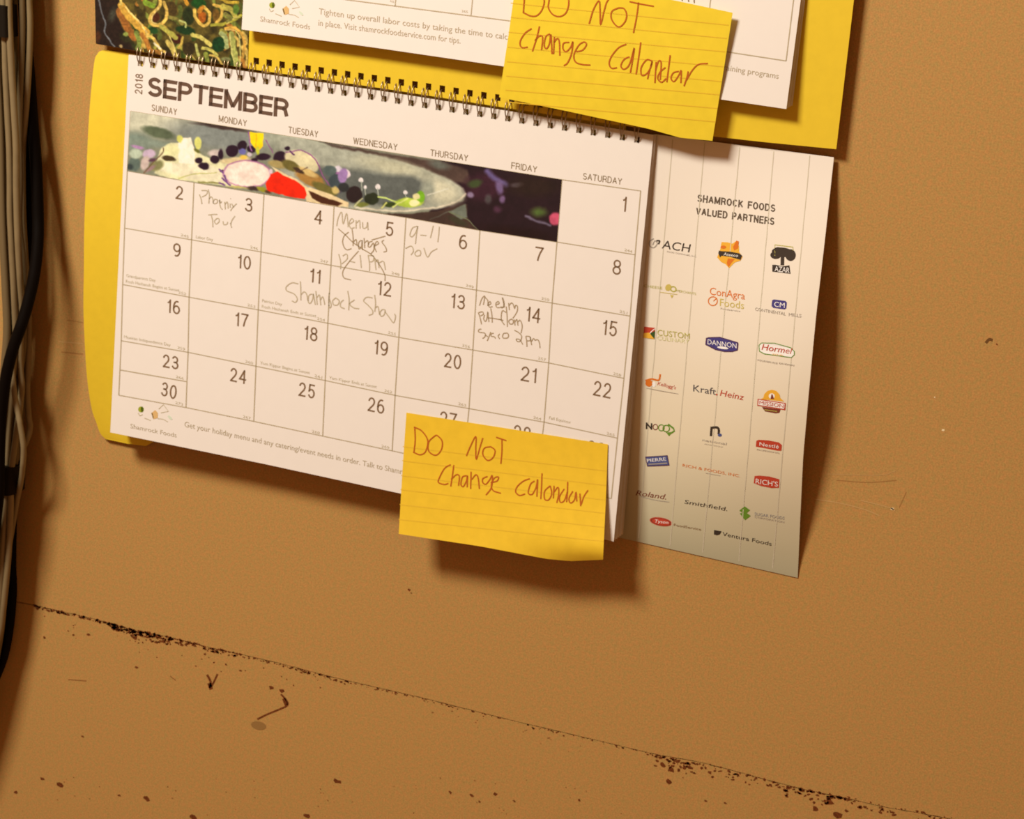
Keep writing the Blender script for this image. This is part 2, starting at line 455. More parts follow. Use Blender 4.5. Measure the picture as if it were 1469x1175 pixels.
along(262, 345, 60, 0, 6, 0.8, 2.2); along(345, 420, 36, 1, 4, 0.6, 1.6); along(420, 500, 44, 1, 6, 0.7, 1.9)
along(500, 640, 40, 1, 4, 0.5, 1.4); along(640, 820, 45, 1, 5, 0.5, 1.4); along(820, 950, 28, 1, 4, 0.5, 1.4)
along(940, 1010, 50, 2, 20, 0.9, 2.9); along(1010, 1075, 26, 0, 22, 0.7, 2.6); along(1075, 1150, 24, 0, 9, 0.7, 2.2)
along(1125, 1215, 52, 1, 20, 0.9, 3.0); along(1215, 1290, 30, -2, 10, 0.7, 2.2); along(1290, 1469, 34, -2, 10, 0.7, 2.2)
along(60, 460, 36, 10, 34, 0.4, 1.4); along(560, 1000, 22, 8, 34, 0.4, 1.3, gl)
for _ in range(60): blot(rng.uniform(30, 900), rng.uniform(1115, 1172), rng.uniform(0.4, 1.1), gm if rng.random() < .25 else gl, 1.4, rng.random())
for x, y, r in ((64, 915, 2.4), (105, 911, 1.6), (127, 911, 2.2), (646, 1137, 2.8), (677, 1142, 3.0), (711, 1139, 2.8), (688, 1150, 1.8), (738, 1150, 2), (831, 1148, 1.9), (484, 1121, 4), (210, 1146, 4), (86, 1126, 5),
                (23, 1136, 3), (171, 1141, 2), (60, 1117, 3), (119, 1057, 2), (389, 987, 3), (404, 991, 3), (440, 1170, 4), (276, 1172, 5), (196, 958, 2), (960, 1122, 4), (1040, 1152, 2), (1012, 1149, 2), (587, 846, 2.2), (590, 851, 1.3),
                (1170, 1160, 5), (1200, 1168, 6), (1190, 1150, 5), (1018, 1108, 3), (950, 1097, 4), (963, 1105, 4)):
    blot(x, y, r, gm, 1.5, 0.5)
gi.line([(297, 968), (302, 978), (301, 987)], 3.2, gm, True); gi.line([(312, 967), (307, 978), (303, 985)], 2.6, gm, True); gi.line([(300, 980), (303, 989)], 5.5, gm)
gi.line([(403, 996), (411, 1005), (412, 1012), (400, 1018), (383, 1025), (369, 1032)], 2.6, gm, True); gi.line([(407, 1002), (411, 1012)], 5, gm)
gi.line([(98, 975), (124, 977)], 1.2, gl, True); gi.line([(244, 970), (252, 976)], 1.2, gl)
gi.ell(371, 1041, 11, 6, mat('smudge', seen=(150, 105, 52), rough=.9), 0.2)
gi.line([(1414, 492), (1419, 487), (1424, 488)], 4.0, mat('dark_nick', seen=(110, 70, 30)), True); gi.line([(1429, 493), (1431, 495)], 1.6, gm)  # small dark nick in the wall
scr = mat('old_tape_mark', seen=(198, 148, 86), rough=0.5); scd = mat('scratch_mark', seen=(166, 112, 56), rough=0.8)
gi.line([(1168, 716), (1205, 722), (1240, 731), (1262, 740)], 1.5, scr, True); gi.line([(1235, 718), (1275, 728), (1284, 733)], 1.5, scr, True)
gi.ell(1280, 730, 2.8, 1.8, mat('pale_chip', seen=(240, 205, 150))); gi.ell(1353, 617, 2.2, 1.6, MATS['pale_chip']); gi.ell(1341, 570, 1, 1, MATS['pale_chip'])
gi.line([(1200, 689), (1245, 692), (1286, 689)], 1.1, scd, True); gi.line([(1300, 706), (1290, 728)], 1.0, scd); gi.line([(1186, 680), (1260, 682), (1285, 676)], 0.9, scr, True)
gi.line([(96, 459), (119, 463)], 1.2, scd); gi.line([(84, 490), (119, 493)], 1.4, scr); gi.line([(88, 505), (119, 508)], 1.8, scd)
g = gi.build('grime_flakes', wall); g['kind'] = 'stuff'

# ------------------------------------------------------------------ lower calendar
ink = mat('dark_brown_ink', seen=(104, 74, 54), rough=0.6)
ink_n = mat('number_ink', seen=(134, 100, 68), rough=0.6)
ink_l = mat('rule_ink', seen=(188, 162, 122), rough=0.6)
ink_s = mat('small_print_ink', seen=(198, 174, 134), rough=0.6)
pencil = mat('pencil', seen=(196, 171, 134), rough=0.5)
pencil_d = mat('pen_strokes', seen=(176, 146, 108), rough=0.5)
paper = mat('white_page_paper', seen=(240, 218, 194), rough=0.6, spec=0.2, mottle=0.006, scale=120)
paper_b = mat('cream_page_paper', seen=(232, 203, 168), rough=0.6, spec=0.2)
yellow = mat('yellow_card', seen=(236, 190, 42), rough=0.5, spec=0.3, mottle=0.02, scale=200)

low = thing('wall_calendar', 'open white September 2018 month calendar with wire binding, hanging lowest on the wall', 'calendar', tuple(P(560, 140, 0.0)), 'open month calendars on the wall')

TOP = [(184.6, 78.6), (356, 103.0), (552, 131.5), (740, 161.2), (937.5, 193.6)]
BOT = [(158.2, 620.3), (380, 665.8), (572, 707.5), (726, 741.5), (880.3, 777.0)]
NH = 38
_i = np.array([0, 8, 28, 37.0]); _x = np.array([202, 344.9, 729.4, 914.8])
hx = np.polyval(np.polyfit(_i, _x, 2), np.arange(NH))
topx = np.array([p[0] for p in TOP]); topy = np.array([p[1] for p in TOP])
us = np.r_[0, np.sort(np.r_[hx - 3.6, hx + 3.6]), 1e9]
T2 = resample(TOP, 400)
fr = lambda x: np.interp(x, T2[:, 0], np.linspace(0, 1, 400))
uu = np.r_[0, fr(np.sort(np.r_[hx - 3.6, hx + 3.6])), 1]
vv = np.r_[0, 6.2 / 560, 14.6 / 560, np.linspace(0.05, 1, 11)]
A_ = resample(TOP, uu); B_ = resample(BOT, uu)
grid = A_[None] * (1 - vv[:, None, None]) + B_[None] * vv[:, None, None]
nu, nv = len(uu), len(vv)
skip = lambda i, j: j == 1 and i % 2 == 1
front = P(grid[..., 0], grid[..., 1], d_page)
page = link('page', front.reshape(-1, 3), ruled_faces(nu, nv, skip), paper, low, smooth=True); solid(page)
page['label'] = 'front page printed with the September grid, numbers and pencilled notes'
NP = 5
for k in range(1, NP + 1):
    q = front.copy(); q[..., 1] = -d_page_k(k, NP)(q[..., 0], q[..., 2])
    q[..., 0] += 0.0002 * k
    o = link('page', q.reshape(-1, 3), ruled_faces(nu, nv, skip), paper_b if k % 2 else paper, low, smooth=True); solid(o, 0.0001)

# yellow back cover with its bowed left flap
LEFT = [(150, 71.5), (143.5, 73.5), (139.5, 78), (134.8, 92), (128, 163), (124, 245), (121, 320), (120.3, 390), (119.8, 448), (124, 533), (131, 584), (138, 606), (144, 622), (152, 630)]
lp = smoothpoly(LEFT, 4)
RX = 0.300                                         # right end of the card, hidden behind the pages
cl = P(lp[:, 0], lp[:, 1], d_cover)
n1 = len(cl); m1 = 16
tp = P(184.6, 78.2, d_page)
cv = []
for i in range(n1):
    t = i / (n1 - 1)
    tt = i / (n1 - 1)
    zt = 1.5330 * (1 - tt) + 1.2945 * tt
    z0 = cl[i, 2]
    zr = min(z0, tp[2] + 0.0008)
    for j in range(m1):
        s = (j / (m1 - 1)) ** 1.5
        x = cl[i, 0] * (1 - s) + RX * s
        z = z0 * (1 - clamp(s * 6)) + zr * clamp(s * 6) + (0.014 * clamp((x - 0.012) / 0.02) if z0 < 1.31 else 0.0)
        y = -d_cover(np.array(x), np.array(z)) if s < 1 else -0.0034
        cv.append((x, float(y), float(z)))
cover = link('back_cover', cv, [(i * m1 + j, (i + 1) * m1 + j, (i + 1) * m1 + j + 1, i * m1 + j + 1) for i in range(n1 - 1) for j in range(m1 - 1)], yellow, low, smooth=True)
solid(cover, 0.0004); cover['label'] = 'yellow card back cover with its left flap bowed off the wall'

# printed side panel on the right
SL = [(937.5, 192.3), (915, 400), (898, 560), (884, 690), (874, 768)]
SR = [(1196.3, 225.7), (1184, 338), (1171, 450), (1160.5, 560), (1152.2, 654), (1148, 742), (1144.3, 829)]
a = resample(SL, 40); b = resample(SR, 40); s = np.linspace(0, 1, 30)
sg = a[:, None] * (1 - s[None, :, None]) + b[:, None] * s[None, :, None]
sq = P(sg[..., 0], sg[..., 1], d_side)
sidem = mat('side_panel_colour', attr=True, rough=0.6, spec=0.2)
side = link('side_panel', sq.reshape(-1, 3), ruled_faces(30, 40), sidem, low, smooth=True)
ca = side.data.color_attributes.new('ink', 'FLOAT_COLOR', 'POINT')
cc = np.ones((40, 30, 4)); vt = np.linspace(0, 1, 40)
base = np.stack([alb((242, 218, 190)), alb((240, 215, 182)), alb((236, 210, 168)), alb((204, 184, 142)), alb((180, 163, 124))])  # base colour, darker and greyer towards the bottom edge
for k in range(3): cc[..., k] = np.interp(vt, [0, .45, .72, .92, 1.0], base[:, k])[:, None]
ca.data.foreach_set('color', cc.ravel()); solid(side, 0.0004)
side['label'] = 'white plank-patterned side panel printed with a list of company logos'

# --- prints on the front page
def pk(): return Ink(d_page)
gr = pk()
for r in range(6):
    c0 = 0.0
    pts = [tuple(G(c, float(r))) for c in np.linspace(0, 7, 29)]
    gr.line(pts, 1.25, ink_l, step=50)
for c in range(8):
    r0 = 1 if 0 < c < 6 else 0
    gr.line([tuple(G(float(c), r)) for r in np.linspace(r0, 5, 4 * (5 - r0) + 1)], 1.5, ink_l, step=50)
gr.line([(172, 530.6), (267.6, 547.4)], 1.4, ink_l)
gr.build('grid_lines', page)

tiny = pk()
def number(n, c, r, hh=20.5, off=0.0):
    """date n set at the upper right of cell column c, row r"""
    p = G(float(c) + 0.0, float(r)); q = G(float(c + 1), float(r)); s_ = (q - p) / np.linalg.norm(q - p)
    dn = G(float(c + 1), float(r) + 1); dn = (dn - q) / np.linalg.norm(dn - q)
    w = 11.6 if n < 10 else 24.4
    if str(n)[0] == '1' and n > 9: w = 20.6
    if n == 21: w = 22.0
    if n == 11: w = 16.5
    if n == 1: w = 6.0
    sc = 0.94 + 0.018 * c
    R_ = q - s_ * (15.0 + 0.6 * c - (2 if n > 9 else 0)) + dn * (8.6 + 0.45 * c + off + hh * sc)
    L_ = R_ - s_ * w * sc
    nums = pk(); stroke_text(nums, str(n), L_, R_, hh * sc, ink_n, 2.2, 0.15); nums.build('date_number', page)
k = 1
number(1, 6, 0)
for r in range(1, 4):
    for c in range(7): k += 1; number(k, c, r)
number(23, 0, 4, 20.0, 0.0)
for c in range(1, 7): number(23 + c, c, 4)
nums = pk(); stroke_text(nums, '30', (230.2, 567.0), (252.2, 573.6), 20.0, ink_n, 2.2, 0.15)
nums.build('date_number', page)
def daynum(n, c, r, dx=0.0, p=None):
    e = G(float(c + 1), float(r + 1)) if p is None else np.array(p)
    tiny.text(str(n), e + (-15.5, -4.2 - 1.2), e + (-4.5, -3.2 + 0.8), 3.6, ink_s)
daynum(244, 6, 0)
d = 244
for r in range(1, 5):
    for c in range(7):
        d += 1
        if r == 4 and c == 0: daynum(266, 0, 4, p=(267.6, 547.4)); continue
        daynum(d, c, r)
daynum(273, 0, 4)
for txt, A, B in (("Labor Day", (281, 341.6), (305.5, 345.6)), ("Grandparents Day", (181.2, 397.2), (223, 404.2)), ("Rosh Hashanah Begins at Sunset", (180.5, 405.3), (257, 418.4)),
                  ("Patriot Day", (376, 433.2), (404.5, 438.4)), ("Rosh Hashanah Ends at Sunset", (375.5, 441.4), (453.5, 455.2)), ("Mexican Independence Day", (177.8, 485), (244.5, 496.8)),
                  ("Yom Kippur Begins at Sunset", (373, 522.2), (444, 536.6)), ("Yom Kippur Ends at Sunset", (472, 543.5), (540, 556.8)), ("Fall Equinox", (787.5, 601.2), (818.5, 607.8))):
    tiny.text(txt, A, B, 4.2, ink_s)
tiny.build('small_print', page)['kind'] = 'stuff'

for txt, A, B in (("SUNDAY", (217.2, 158.8), (253.6, 165.2)), ("MONDAY", (313.5, 174.6), (353.8, 181.4)), ("TUESDAY", (413.5, 190.6), (456, 197.2)), ("WEDNESDAY", (506.4, 206.2), (569.8, 215.6)),
                  ("THURSDAY", (617, 223.3), (671, 231.4)), ("FRIDAY", (733, 241.8), (770, 247.6)), ("SATURDAY", (835.8, 257.2), (891.8, 265.0))):
    wk = pk()
    stroke_text(wk, txt, A, B, 9.4, mat('weekday_ink', seen=(156, 128, 94)), 1.15, 0.11); wk.build('weekday_name', page)

ti = pk()
stroke_text(ti, "SEPTEMBER", (211, 137.2), (413.6, 170.0), 27.6, ink, 5.2, 0.055)
stroke_text(ti, "2018", (203.9, 135.6), (205.2, 106.6), 11.0, ink_n, 1.5, 0.17)
ti.build('month_title', page)
ft = pk()
ft.text("Get your holiday menu and any catering/event needs in order. Talk to Shamrock Foods", (264.5, 612.2), (619, 689.5), 7.6, mat('footer_ink', seen=(186, 160, 122)))
ft.text("Shamrock Foods", (187.0, 614.0), (253.0, 627.6), 6.2, MATS['footer_ink'])
ft.build('footer_line', page)
def food_logo(S, ox, oy, k, name, parent):
    """small printed mark: green sprig, brown cork and pale bottle over a scribbled ground"""
    g1 = mat('logo_green', seen=(160, 160, 40)); g2 = mat('logo_dark_green', seen=(110, 120, 30)); br = mat('logo_tan', seen=(222, 172, 104)); bd = mat('logo_brown', seen=(150, 115, 60))
    S.ell(ox + 370 * k, oy + 90 * k, 50 * k, 52 * k, g1); S.ell(ox + 390 * k, oy + 90 * k, 25 * k, 50 * k, g2)
    S.line([(ox + 320 * k, oy + 150 * k), (ox + 350 * k, oy + 200 * k), (ox + 400 * k, oy + 180 * k)], 14 * k, ink_s, True)
    S.poly([(ox + 560 * k, oy + 150 * k), (ox + 620 * k, oy + 100 * k), (ox + 665 * k, oy + 150 * k), (ox + 665 * k, oy + 240 * k), (ox + 590 * k, oy + 262 * k)], br)
    S.line([(ox + 560 * k, oy + 150 * k), (ox + 590 * k, oy + 250 * k)], 22 * k, bd)
    S.line([(ox + 680 * k, oy + 85 * k), (ox + 765 * k, oy + 5 * k), (ox + 850 * k, oy + 125 * k), (ox + 720 * k, oy + 150 * k)], 15 * k, ink_s)
    S.line([(ox + 430 * k, oy + 240 * k), (ox + 540 * k, oy + 285 * k)], 14 * k, ink_s, True); S.line([(ox + 660 * k, oy + 250 * k), (ox + 760 * k, oy + 265 * k), (ox + 840 * k, oy + 310 * k)], 13 * k, ink_s, True)
    S.ell(ox + 880 * k, oy + 235 * k, 50 * k, 22 * k, mat('logo_mint', seen=(214, 212, 176)), 0.8)
    S.build(name, parent)
food_logo(pk(), 172, 580, 0.0817, 'footer_logo', page)

# --- pencilled notes
HW = []
def hand(S, ox, oy, k, strokes, w, m):
    if S is None: S = pk(); HW.append(S)
    for st in strokes: S.line([(ox + x * k, oy + y * k) for x, y in st], w, m, True)
hand(None, 270, 265, .08169, [[(195,170),(225,250),(240,340)],[(230,100),(330,105),(320,170),(240,215)],[(350,80),(370,180),(360,330)],[(365,250),(400,210),(430,250),(440,330)],
 [(470,250),(440,290),(450,330),(500,320),(515,270),(470,250)],[(590,290),(560,320),(550,260),(550,330),(570,400),(600,435)],[(640,300),(650,430)],[(650,340),(680,300),(695,340),(700,420)],
 [(735,330),(735,400)],[(740,240),(745,248)],[(760,330),(800,400)],[(850,330),(780,400),(740,460)],[(350,530),(430,522),(510,520)],[(400,530),(425,620),(432,745)],
 [(500,590),(460,640),(490,690),(540,650),(540,600),(500,590)],[(610,640),(625,700),(680,690),(690,650)],[(740,670),(760,755)],[(745,690),(770,620),(820,550)]], 1.5, pencil)
hand(None, 470, 290, .14295, [[(90,240),(105,160),(140,100),(155,220),(190,110),(205,250)],[(220,220),(260,190),(240,165),(215,210),(230,260),(270,255)],[(285,180),(285,265)],[(290,210),(320,185),(325,265)],
 [(350,200),(355,260),(390,250),(400,200),(405,280)],[(930,330),(990,335)],[(1060,235),(1045,300),(1030,360)],[(1120,245),(1115,320),(1105,400)],[(900,240),(850,260),(825,330),(850,345),(885,300),(905,240),(890,330),(880,420)],
 [(780,465),(840,440),(860,490),(835,530)],[(905,480),(875,510),(890,540),(930,530),(930,490),(905,480)],[(965,460),(1000,550),(1040,500),(1100,465)],
 [(110,520),(130,600),(130,670)],[(150,540),(190,520),(195,570),(140,620)],[(215,590),(275,605)],[(325,530),(338,660)],[(405,530),(420,620),(420,690)],[(410,535),(460,540),(455,590),(425,600)],
 [(470,560),(485,680)],[(480,600),(505,580),(515,660)],[(515,610),(560,595),(580,680)]], 1.5, pencil)
hand(None, 470, 290, .14295, [[(210,300),(165,340),(150,400),(170,460),(200,478),(240,465)],[(245,270),(255,350),(255,440)],[(258,400),(285,375),(295,430)],[(335,380),(310,410),(315,470),(340,440),(345,380),(350,480)],
 [(365,360),(372,460)],[(370,410),(400,385),(410,430)],[(450,395),(420,400),(405,440),(425,450),(460,410),(462,480),(430,520)],[(470,440),(510,415),(490,395),(470,450),(490,500)],
 [(565,380),(545,400),(580,450),(590,490),(560,500)],[(105,265),(180,330),(250,400),(350,470),(430,520),(500,600),(570,720),(575,790)],[(310,490),(230,580),(170,660),(150,710),(165,760),(235,780)],[(440,380),(580,340)]], 1.5, pencil_d)
hand(None, 370, 380, .14295, [[(405,190),(340,180),(285,220),(290,260),(360,290),(395,340),(375,375),(340,360)],[(425,165),(430,260),(430,355)],[(430,300),(465,270),(490,300),(500,360)],
 [(540,290),(510,310),(505,370),(525,385),(550,340),(555,290),(575,400)],[(580,260),(595,400)],[(590,330),(615,300),(625,350),(630,405)],[(628,350),(650,320),(665,370),(670,400)],[(715,280),(710,360),(715,435)],[(712,330),(735,400),(725,435)],
 [(780,330),(750,360),(760,400),(800,400),(815,360),(780,330)],[(860,350),(830,380),(830,420),(870,440)],[(900,260),(915,350),(910,455)],[(970,350),(920,390),(960,430),(1015,440)],
 [(1150,330),(1090,325),(1060,360),(1100,400),(1145,450),(1150,490),(1110,505)],[(1170,300),(1180,380),(1172,470)],[(1180,430),(1205,420),(1220,500)],[(1250,445),(1225,475),(1235,515),(1265,500),(1275,455),(1250,445)],[(1275,470),(1320,530),(1360,580),(1380,520),(1370,490)]], 1.6, pencil)
hand(None, 675, 415, .08511, [[(150,275),(190,160),(240,115),(215,260)],[(240,130),(290,190),(290,280)],[(300,270),(340,240),(325,205),(295,250),(320,300),(370,290)],[(430,260),(480,240),(465,205),(425,240),(440,300),(490,310)],
 [(570,300),(500,300),(540,310),(560,260),(535,140),(560,200),(570,300)],[(600,290),(615,450),(620,630)],[(640,230),(655,350)],[(650,270),(690,230),(720,260),(735,310)],[(740,330),(760,270),(790,290),(785,370),(740,450),(710,490)],
 [(130,390),(160,480),(185,590)],[(140,390),(200,380),(215,420),(165,450)],[(235,430),(220,500),(250,540),(275,490),(290,380),(300,480),(310,550)],[(340,320),(360,440),(365,560)],[(290,480),(380,490),(500,510)],
 [(600,390),(540,360),(520,420),(520,520),(570,600)],[(490,510),(550,525)],[(690,500),(645,530),(660,580),(710,580),(720,530),(690,500)],[(735,510),(750,610)],[(750,550),(780,510),(800,610)],[(800,550),(830,520),(860,570),(870,640),(850,740)],
 [(180,670),(140,680),(140,720),(240,740),(240,800),(200,830)],[(250,770),(290,800)],[(340,720),(310,800),(280,870)],[(390,740),(350,750),(350,790),(400,800),(420,830)],[(490,750),(465,790),(490,835)],
 [(560,740),(540,780),(550,820),(620,820),(640,780),(620,740),(560,740)],[(740,690),(810,730),(860,790),(840,870),(790,880),(770,840),(830,850),(880,930)],[(930,790),(945,870),(950,970)],[(935,790),(1000,800),(1010,860),(950,870)],
 [(1000,800),(1030,940)],[(1025,880),(1060,830),(1085,860)],[(1080,860),(1130,850),(1160,900),(1170,990)]], 1.5, pencil_d)
for S_ in HW: S_.build('handwritten_note', page)

# --- printed food photograph across the top of the grid
C_, R_ = np.meshgrid(np.linspace(0, 6, 560), np.linspace(0, 1, 84))
q = G(C_, R_); pt = Paint(q[..., 0], q[..., 1], (134, 136, 116))
pt.fr(180, 140, .2178)
pt.ell(100, 120, 330, 110, (206, 204, 178), 12, 18); pt.ell(620, 260, 330, 90, (132, 137, 130), 8, 16); pt.ell(60, 290, 120, 60, (128, 142, 128), 0, 10)
pt.ell(1200, 290, 260, 70, (182, 186, 164), 8, 14); pt.ell(640, 195, 180, 13, (66, 50, 46), 8, 2.5); pt.ell(1330, 290, 130, 14, (90, 85, 75), 10, 3)
pt.ell(220, 232, 112, 34, (92, 102, 78), 16, 3); pt.ell(160, 300, 150, 22, (138, 150, 134), 5, 5)
pt.fr(480, 160, .2383)
pt.poly([(620,280),(1400,370),(1400,820),(820,820),(560,640),(640,300)], (42, 24, 30), 4)
pt.poly([(-60,190),(150,222),(300,254),(640,300),(800,350),(820,440),(700,420),(500,340),(300,285),(150,262),(0,230)], (84, 66, 58), 4); pt.ell(630, 320, 60, 24, (104, 106, 96), 14, 6)
pt.poly([(-330,150),(-200,165),(-40,205),(50,225),(200,250),(350,288),(540,345),(700,412),(775,462),(795,500),(770,540),(640,582),(480,604),(300,604),(130,586),(-40,560),(-330,500)], (166, 168, 150), 3)
pt.ell(640, 480, 120, 70, (202, 198, 170), 22, 14); pt.ell(340, 330, 190, 40, (190, 188, 160), 12, 10)
pt.poly([(-140,330),(80,345),(300,378),(480,392),(545,430),(560,480),(530,560),(300,570),(-120,540)], (98, 102, 96), 8)
pt.ell(560, 470, 40, 60, (160, 164, 146), 10, 8); pt.st([(560,502),(620,485),(682,466)], 8, (216, 214, 192)); pt.st([(130,578),(300,596),(450,596),(620,574),(740,540),(790,495)], 9, (218, 208, 182), 1.5)
pt.poly([(90,590),(300,614),(480,614),(650,592),(780,555),(800,560),(800,640),(860,720),(430,650)], (72, 54, 46), 1.5)
pt.poly([(570,650),(690,600),(790,556),(802,640),(760,650),(690,604)], (112, 118, 104), 2); pt.st([(690,605),(780,640),(862,712)], 6, (116, 122, 92)); pt.ell(740, 660, 60, 20, (64, 60, 44), 25, 3)
pt.ell(20, 430, 40, 60, (70, 62, 78), 0, 3); pt.ell(35, 385, 28, 36, (156, 108, 158), 10, 2); pt.ell(72, 375, 22, 28, (226, 210, 212), 0, 1.5); pt.ell(20, 345, 24, 20, (206, 196, 204), 0, 2); pt.ell(5, 470, 26, 20, (196, 176, 120), 30, 2)
pt.ell(20, 540, 60, 16, (214, 188, 140), 14, 1.5)
for x, y, a in ((160,415,15),(258,455,16),(428,486,14),(185,455,9)): pt.ell(x, y, a, a, (232, 224, 220), 0, 1.2); pt.st([(x, y + 10), (x + 6, y + 60)], 6, (170, 176, 160))
pt.ell(118, 500, 48, 52, (46, 34, 34)); pt.ell(222, 526, 46, 36, (46, 52, 34)); pt.ell(165, 560, 40, 14, (120, 124, 60), 0, 1.5)
pt.st([(265,515),(320,525),(375,548)], 10, (196, 214, 124)); pt.ell(330, 560, 40, 16, (58, 72, 30), 0, 1.5); pt.ell(450, 548, 84, 28, (176, 200, 74)); pt.ell(515, 512, 27, 36, (122, 176, 40)); pt.ell(492, 510, 22, 20, (226, 216, 158))
pt.ell(480, 550, 30, 20, (240, 236, 170)); pt.st([(350,575),(400,545),(440,525)], 9, (216, 226, 130)); pt.st([(120,570),(165,525)], 7, (200, 200, 150)); pt.st([(280,580),(310,550)], 8, (206, 206, 120))
pt.ell(900, 450, 110, 80, (64, 32, 46), 0, 12, .9); pt.st([(918,358),(960,400),(1030,440)], 30, (104, 90, 134), 5); pt.ell(990, 455, 22, 42, (112, 92, 130), -10, 4); pt.ell(1095, 440, 34, 14, (112, 102, 116), -6, 3)
pt.ell(820, 502, 20, 17, (134, 116, 142), 0, 3); pt.ell(845, 432, 44, 24, (66, 78, 46), -10, 4); pt.ell(925, 525, 20, 28, (86, 84, 82), 0, 4, .8); pt.ell(1012, 528, 16, 22, (122, 96, 132), 0, 3); pt.ell(980, 590, 24, 20, (80, 48, 66), 0, 5)
pt.ell(1228, 606, 42, 26, (80, 100, 48), 0, 8); pt.ell(1200, 450, 150, 60, (48, 34, 24), 0, 12, .7); pt.st([(1150,630),(1220,660),(1300,684)], 13, (108, 98, 116), 2.5); pt.ell(1330, 645, 36, 40, (200, 86, 112), 0, 3)
pt.ell(1100, 740, 200, 40, (38, 18, 18), 8, 10)
pt.fr(180, 140, .2178)
pt.poly([(200,440),(235,330),(300,300),(350,300),(440,330),(520,390),(640,430),(700,430),(760,600),(600,572),(350,545),(190,500)], (226, 222, 176), 2)
pt.poly([(230,480),(260,430),(520,440),(650,470),(660,560),(420,540)], (238, 230, 196), 3)
pt.poly([(345,300),(375,262),(430,265),(450,340),(460,440),(350,430)], (249, 241, 216), 1.5); pt.ell(300, 350, 55, 40, (228, 226, 170), 0, 3)
pt.ell(357, 272, 18, 26, (212, 212, 112)); pt.ell(480, 300, 24, 42, (222, 222, 125)); pt.ell(470, 350, 22, 10, (110, 110, 50), 30)
pt.ell(60, 440, 38, 48, (96, 110, 100), 0, 3); pt.ell(70, 370, 40, 34, (180, 192, 168), 0, 3); pt.ell(30, 460, 22, 20, (60, 70, 70), 0, 3); pt.ell(80, 325, 42, 11, (178, 138, 178), 12, 1.5)
pt.ell(155, 370, 45, 30, (198, 176, 196), 0, 2); pt.ell(130, 430, 26, 50, (205, 186, 176), 20, 2); pt.ell(205, 450, 50, 32, (140, 138, 92), -20, 3); pt.ell(180, 410, 24, 10, (96, 64, 84), -20); pt.ell(160, 470, 40, 12, (160, 130, 130), -30, 2)
pt.st([(120,500),(170,440),(240,370),(250,330)], 8, (120, 96, 70)); pt.ell(285, 402, 45, 19, (72, 58, 38), 8, 1.5)
pt.st([(350,535),(450,505),(600,495)], 6, (190, 190, 110)); pt.st([(480,555),(600,560),(640,565)], 10, (150, 146, 86))
pt.ell(720, 412, 100, 20, (228, 208, 158), -6, 2); pt.ell(590, 365, 45, 22, (206, 190, 182), -10, 3)
for x, y, a, b in ((485,412,24,21),(515,450,34,24),(588,408,32,28),(630,375,17,34),(705,350,42,40),(770,318,33,33),(830,340,28,22),(905,388,50,24),(850,410,22,16),(1018,395,46,40),(1065,335,18,14),(635,483,16,10)): pt.ell(x, y, a, b, (46, 26, 42))
pt.ell(772, 357, 22, 20, (112, 110, 172), 0, 1.5); pt.ell(776, 392, 22, 13, (230, 196, 84)); pt.ell(815, 375, 16, 14, (210, 196, 205))
pt.poly([(812,222),(912,236),(908,318),(872,352),(822,292)], (246, 206, 20)); pt.st([(862,240),(862,330)], 8, (214, 168, 26)); pt.st([(812,225),(820,300),(830,350)], 9, (150, 100, 150))
pt.ell(870, 345, 12, 26, (190, 196, 60), 10); pt.st([(925,280),(950,320),(968,365)], 7, (140, 100, 130))
pt.ell(1160, 420, 120, 66, (218, 208, 166), 22, 2); pt.ell(1000, 440, 60, 24, (168, 150, 96), 12, 2); pt.ell(1090, 450, 70, 30, (112, 102, 52), 28, 2); pt.ell(1215, 530, 105, 48, (170, 128, 66), 26, 3); pt.ell(1200, 490, 70, 20, (214, 186, 120), 24, 2)
pt.ell(1310, 600, 90, 32, (112, 104, 52), 28, 2); pt.ell(1140, 480, 40, 14, (70, 52, 36), 30, 1.5)
pt.poly([(960,455),(1100,520),(1200,590),(1330,630),(1469,690),(1469,720),(1200,700),(1180,610),(1000,500)], (226, 204, 158), 1.5)
pt.poly([(1205,615),(1300,655),(1430,695),(1400,712),(1290,698),(1230,660)], (78, 42, 24), 1.5)
pt.ell(800, 500, 158, 92, (176, 112, 158), 3); pt.ell(800, 501, 148, 85, (244, 223, 207), 3)
pt.poly([(952,505),(1000,488),(1100,535),(1180,592),(1196,640),(1185,668),(1080,655),(935,612),(925,570)], (236, 44, 12), 1.2)
pt.ell(955, 487, 13, 15, (222, 200, 205)); pt.ell(840, 600, 42, 14, (66, 50, 46), 8); pt.ell(900, 602, 34, 15, (150, 148, 48), 20); pt.ell(940, 620, 22, 10, (90, 60, 40), 20)
pt.ell(740, 592, 60, 8, (190, 180, 110), 6)
for st in ([(615,470),(645,495)],[(640,535),(690,575)],[(620,560),(650,575)],[(655,515),(670,560)]): pt.st(st, 12, (128, 88, 140))
pt.st([(1055,362),(1110,352),(1170,352),(1225,385),(1270,440),(1305,520),(1345,575)], 8, (146, 92, 136)); pt.st([(1085,350),(1110,375)], 10, (100, 60, 100))
pt.st([(1120,490),(1200,460)], 5, (90, 60, 60))
pt.ell(1350, 480, 42, 36, (86, 100, 96), 0, 2); pt.ell(1385, 550, 46, 44, (66, 78, 82), 0, 2); pt.ell(1432, 515, 30, 50, (158, 126, 176), 15, 2); pt.ell(1440, 590, 36, 30, (50, 52, 52), 0, 2); pt.ell(1380, 610, 20, 26, (196, 176, 110), 0, 2)
pt.grain(2.0, .07, 3); pt.grain(5.0, .10, 8); pt.grain(12.0, .12, 12)
pt.c = np.clip((pt.c - 128) * 1.05 + 126, 0, 246) * np.array([1.02, .975, .92])
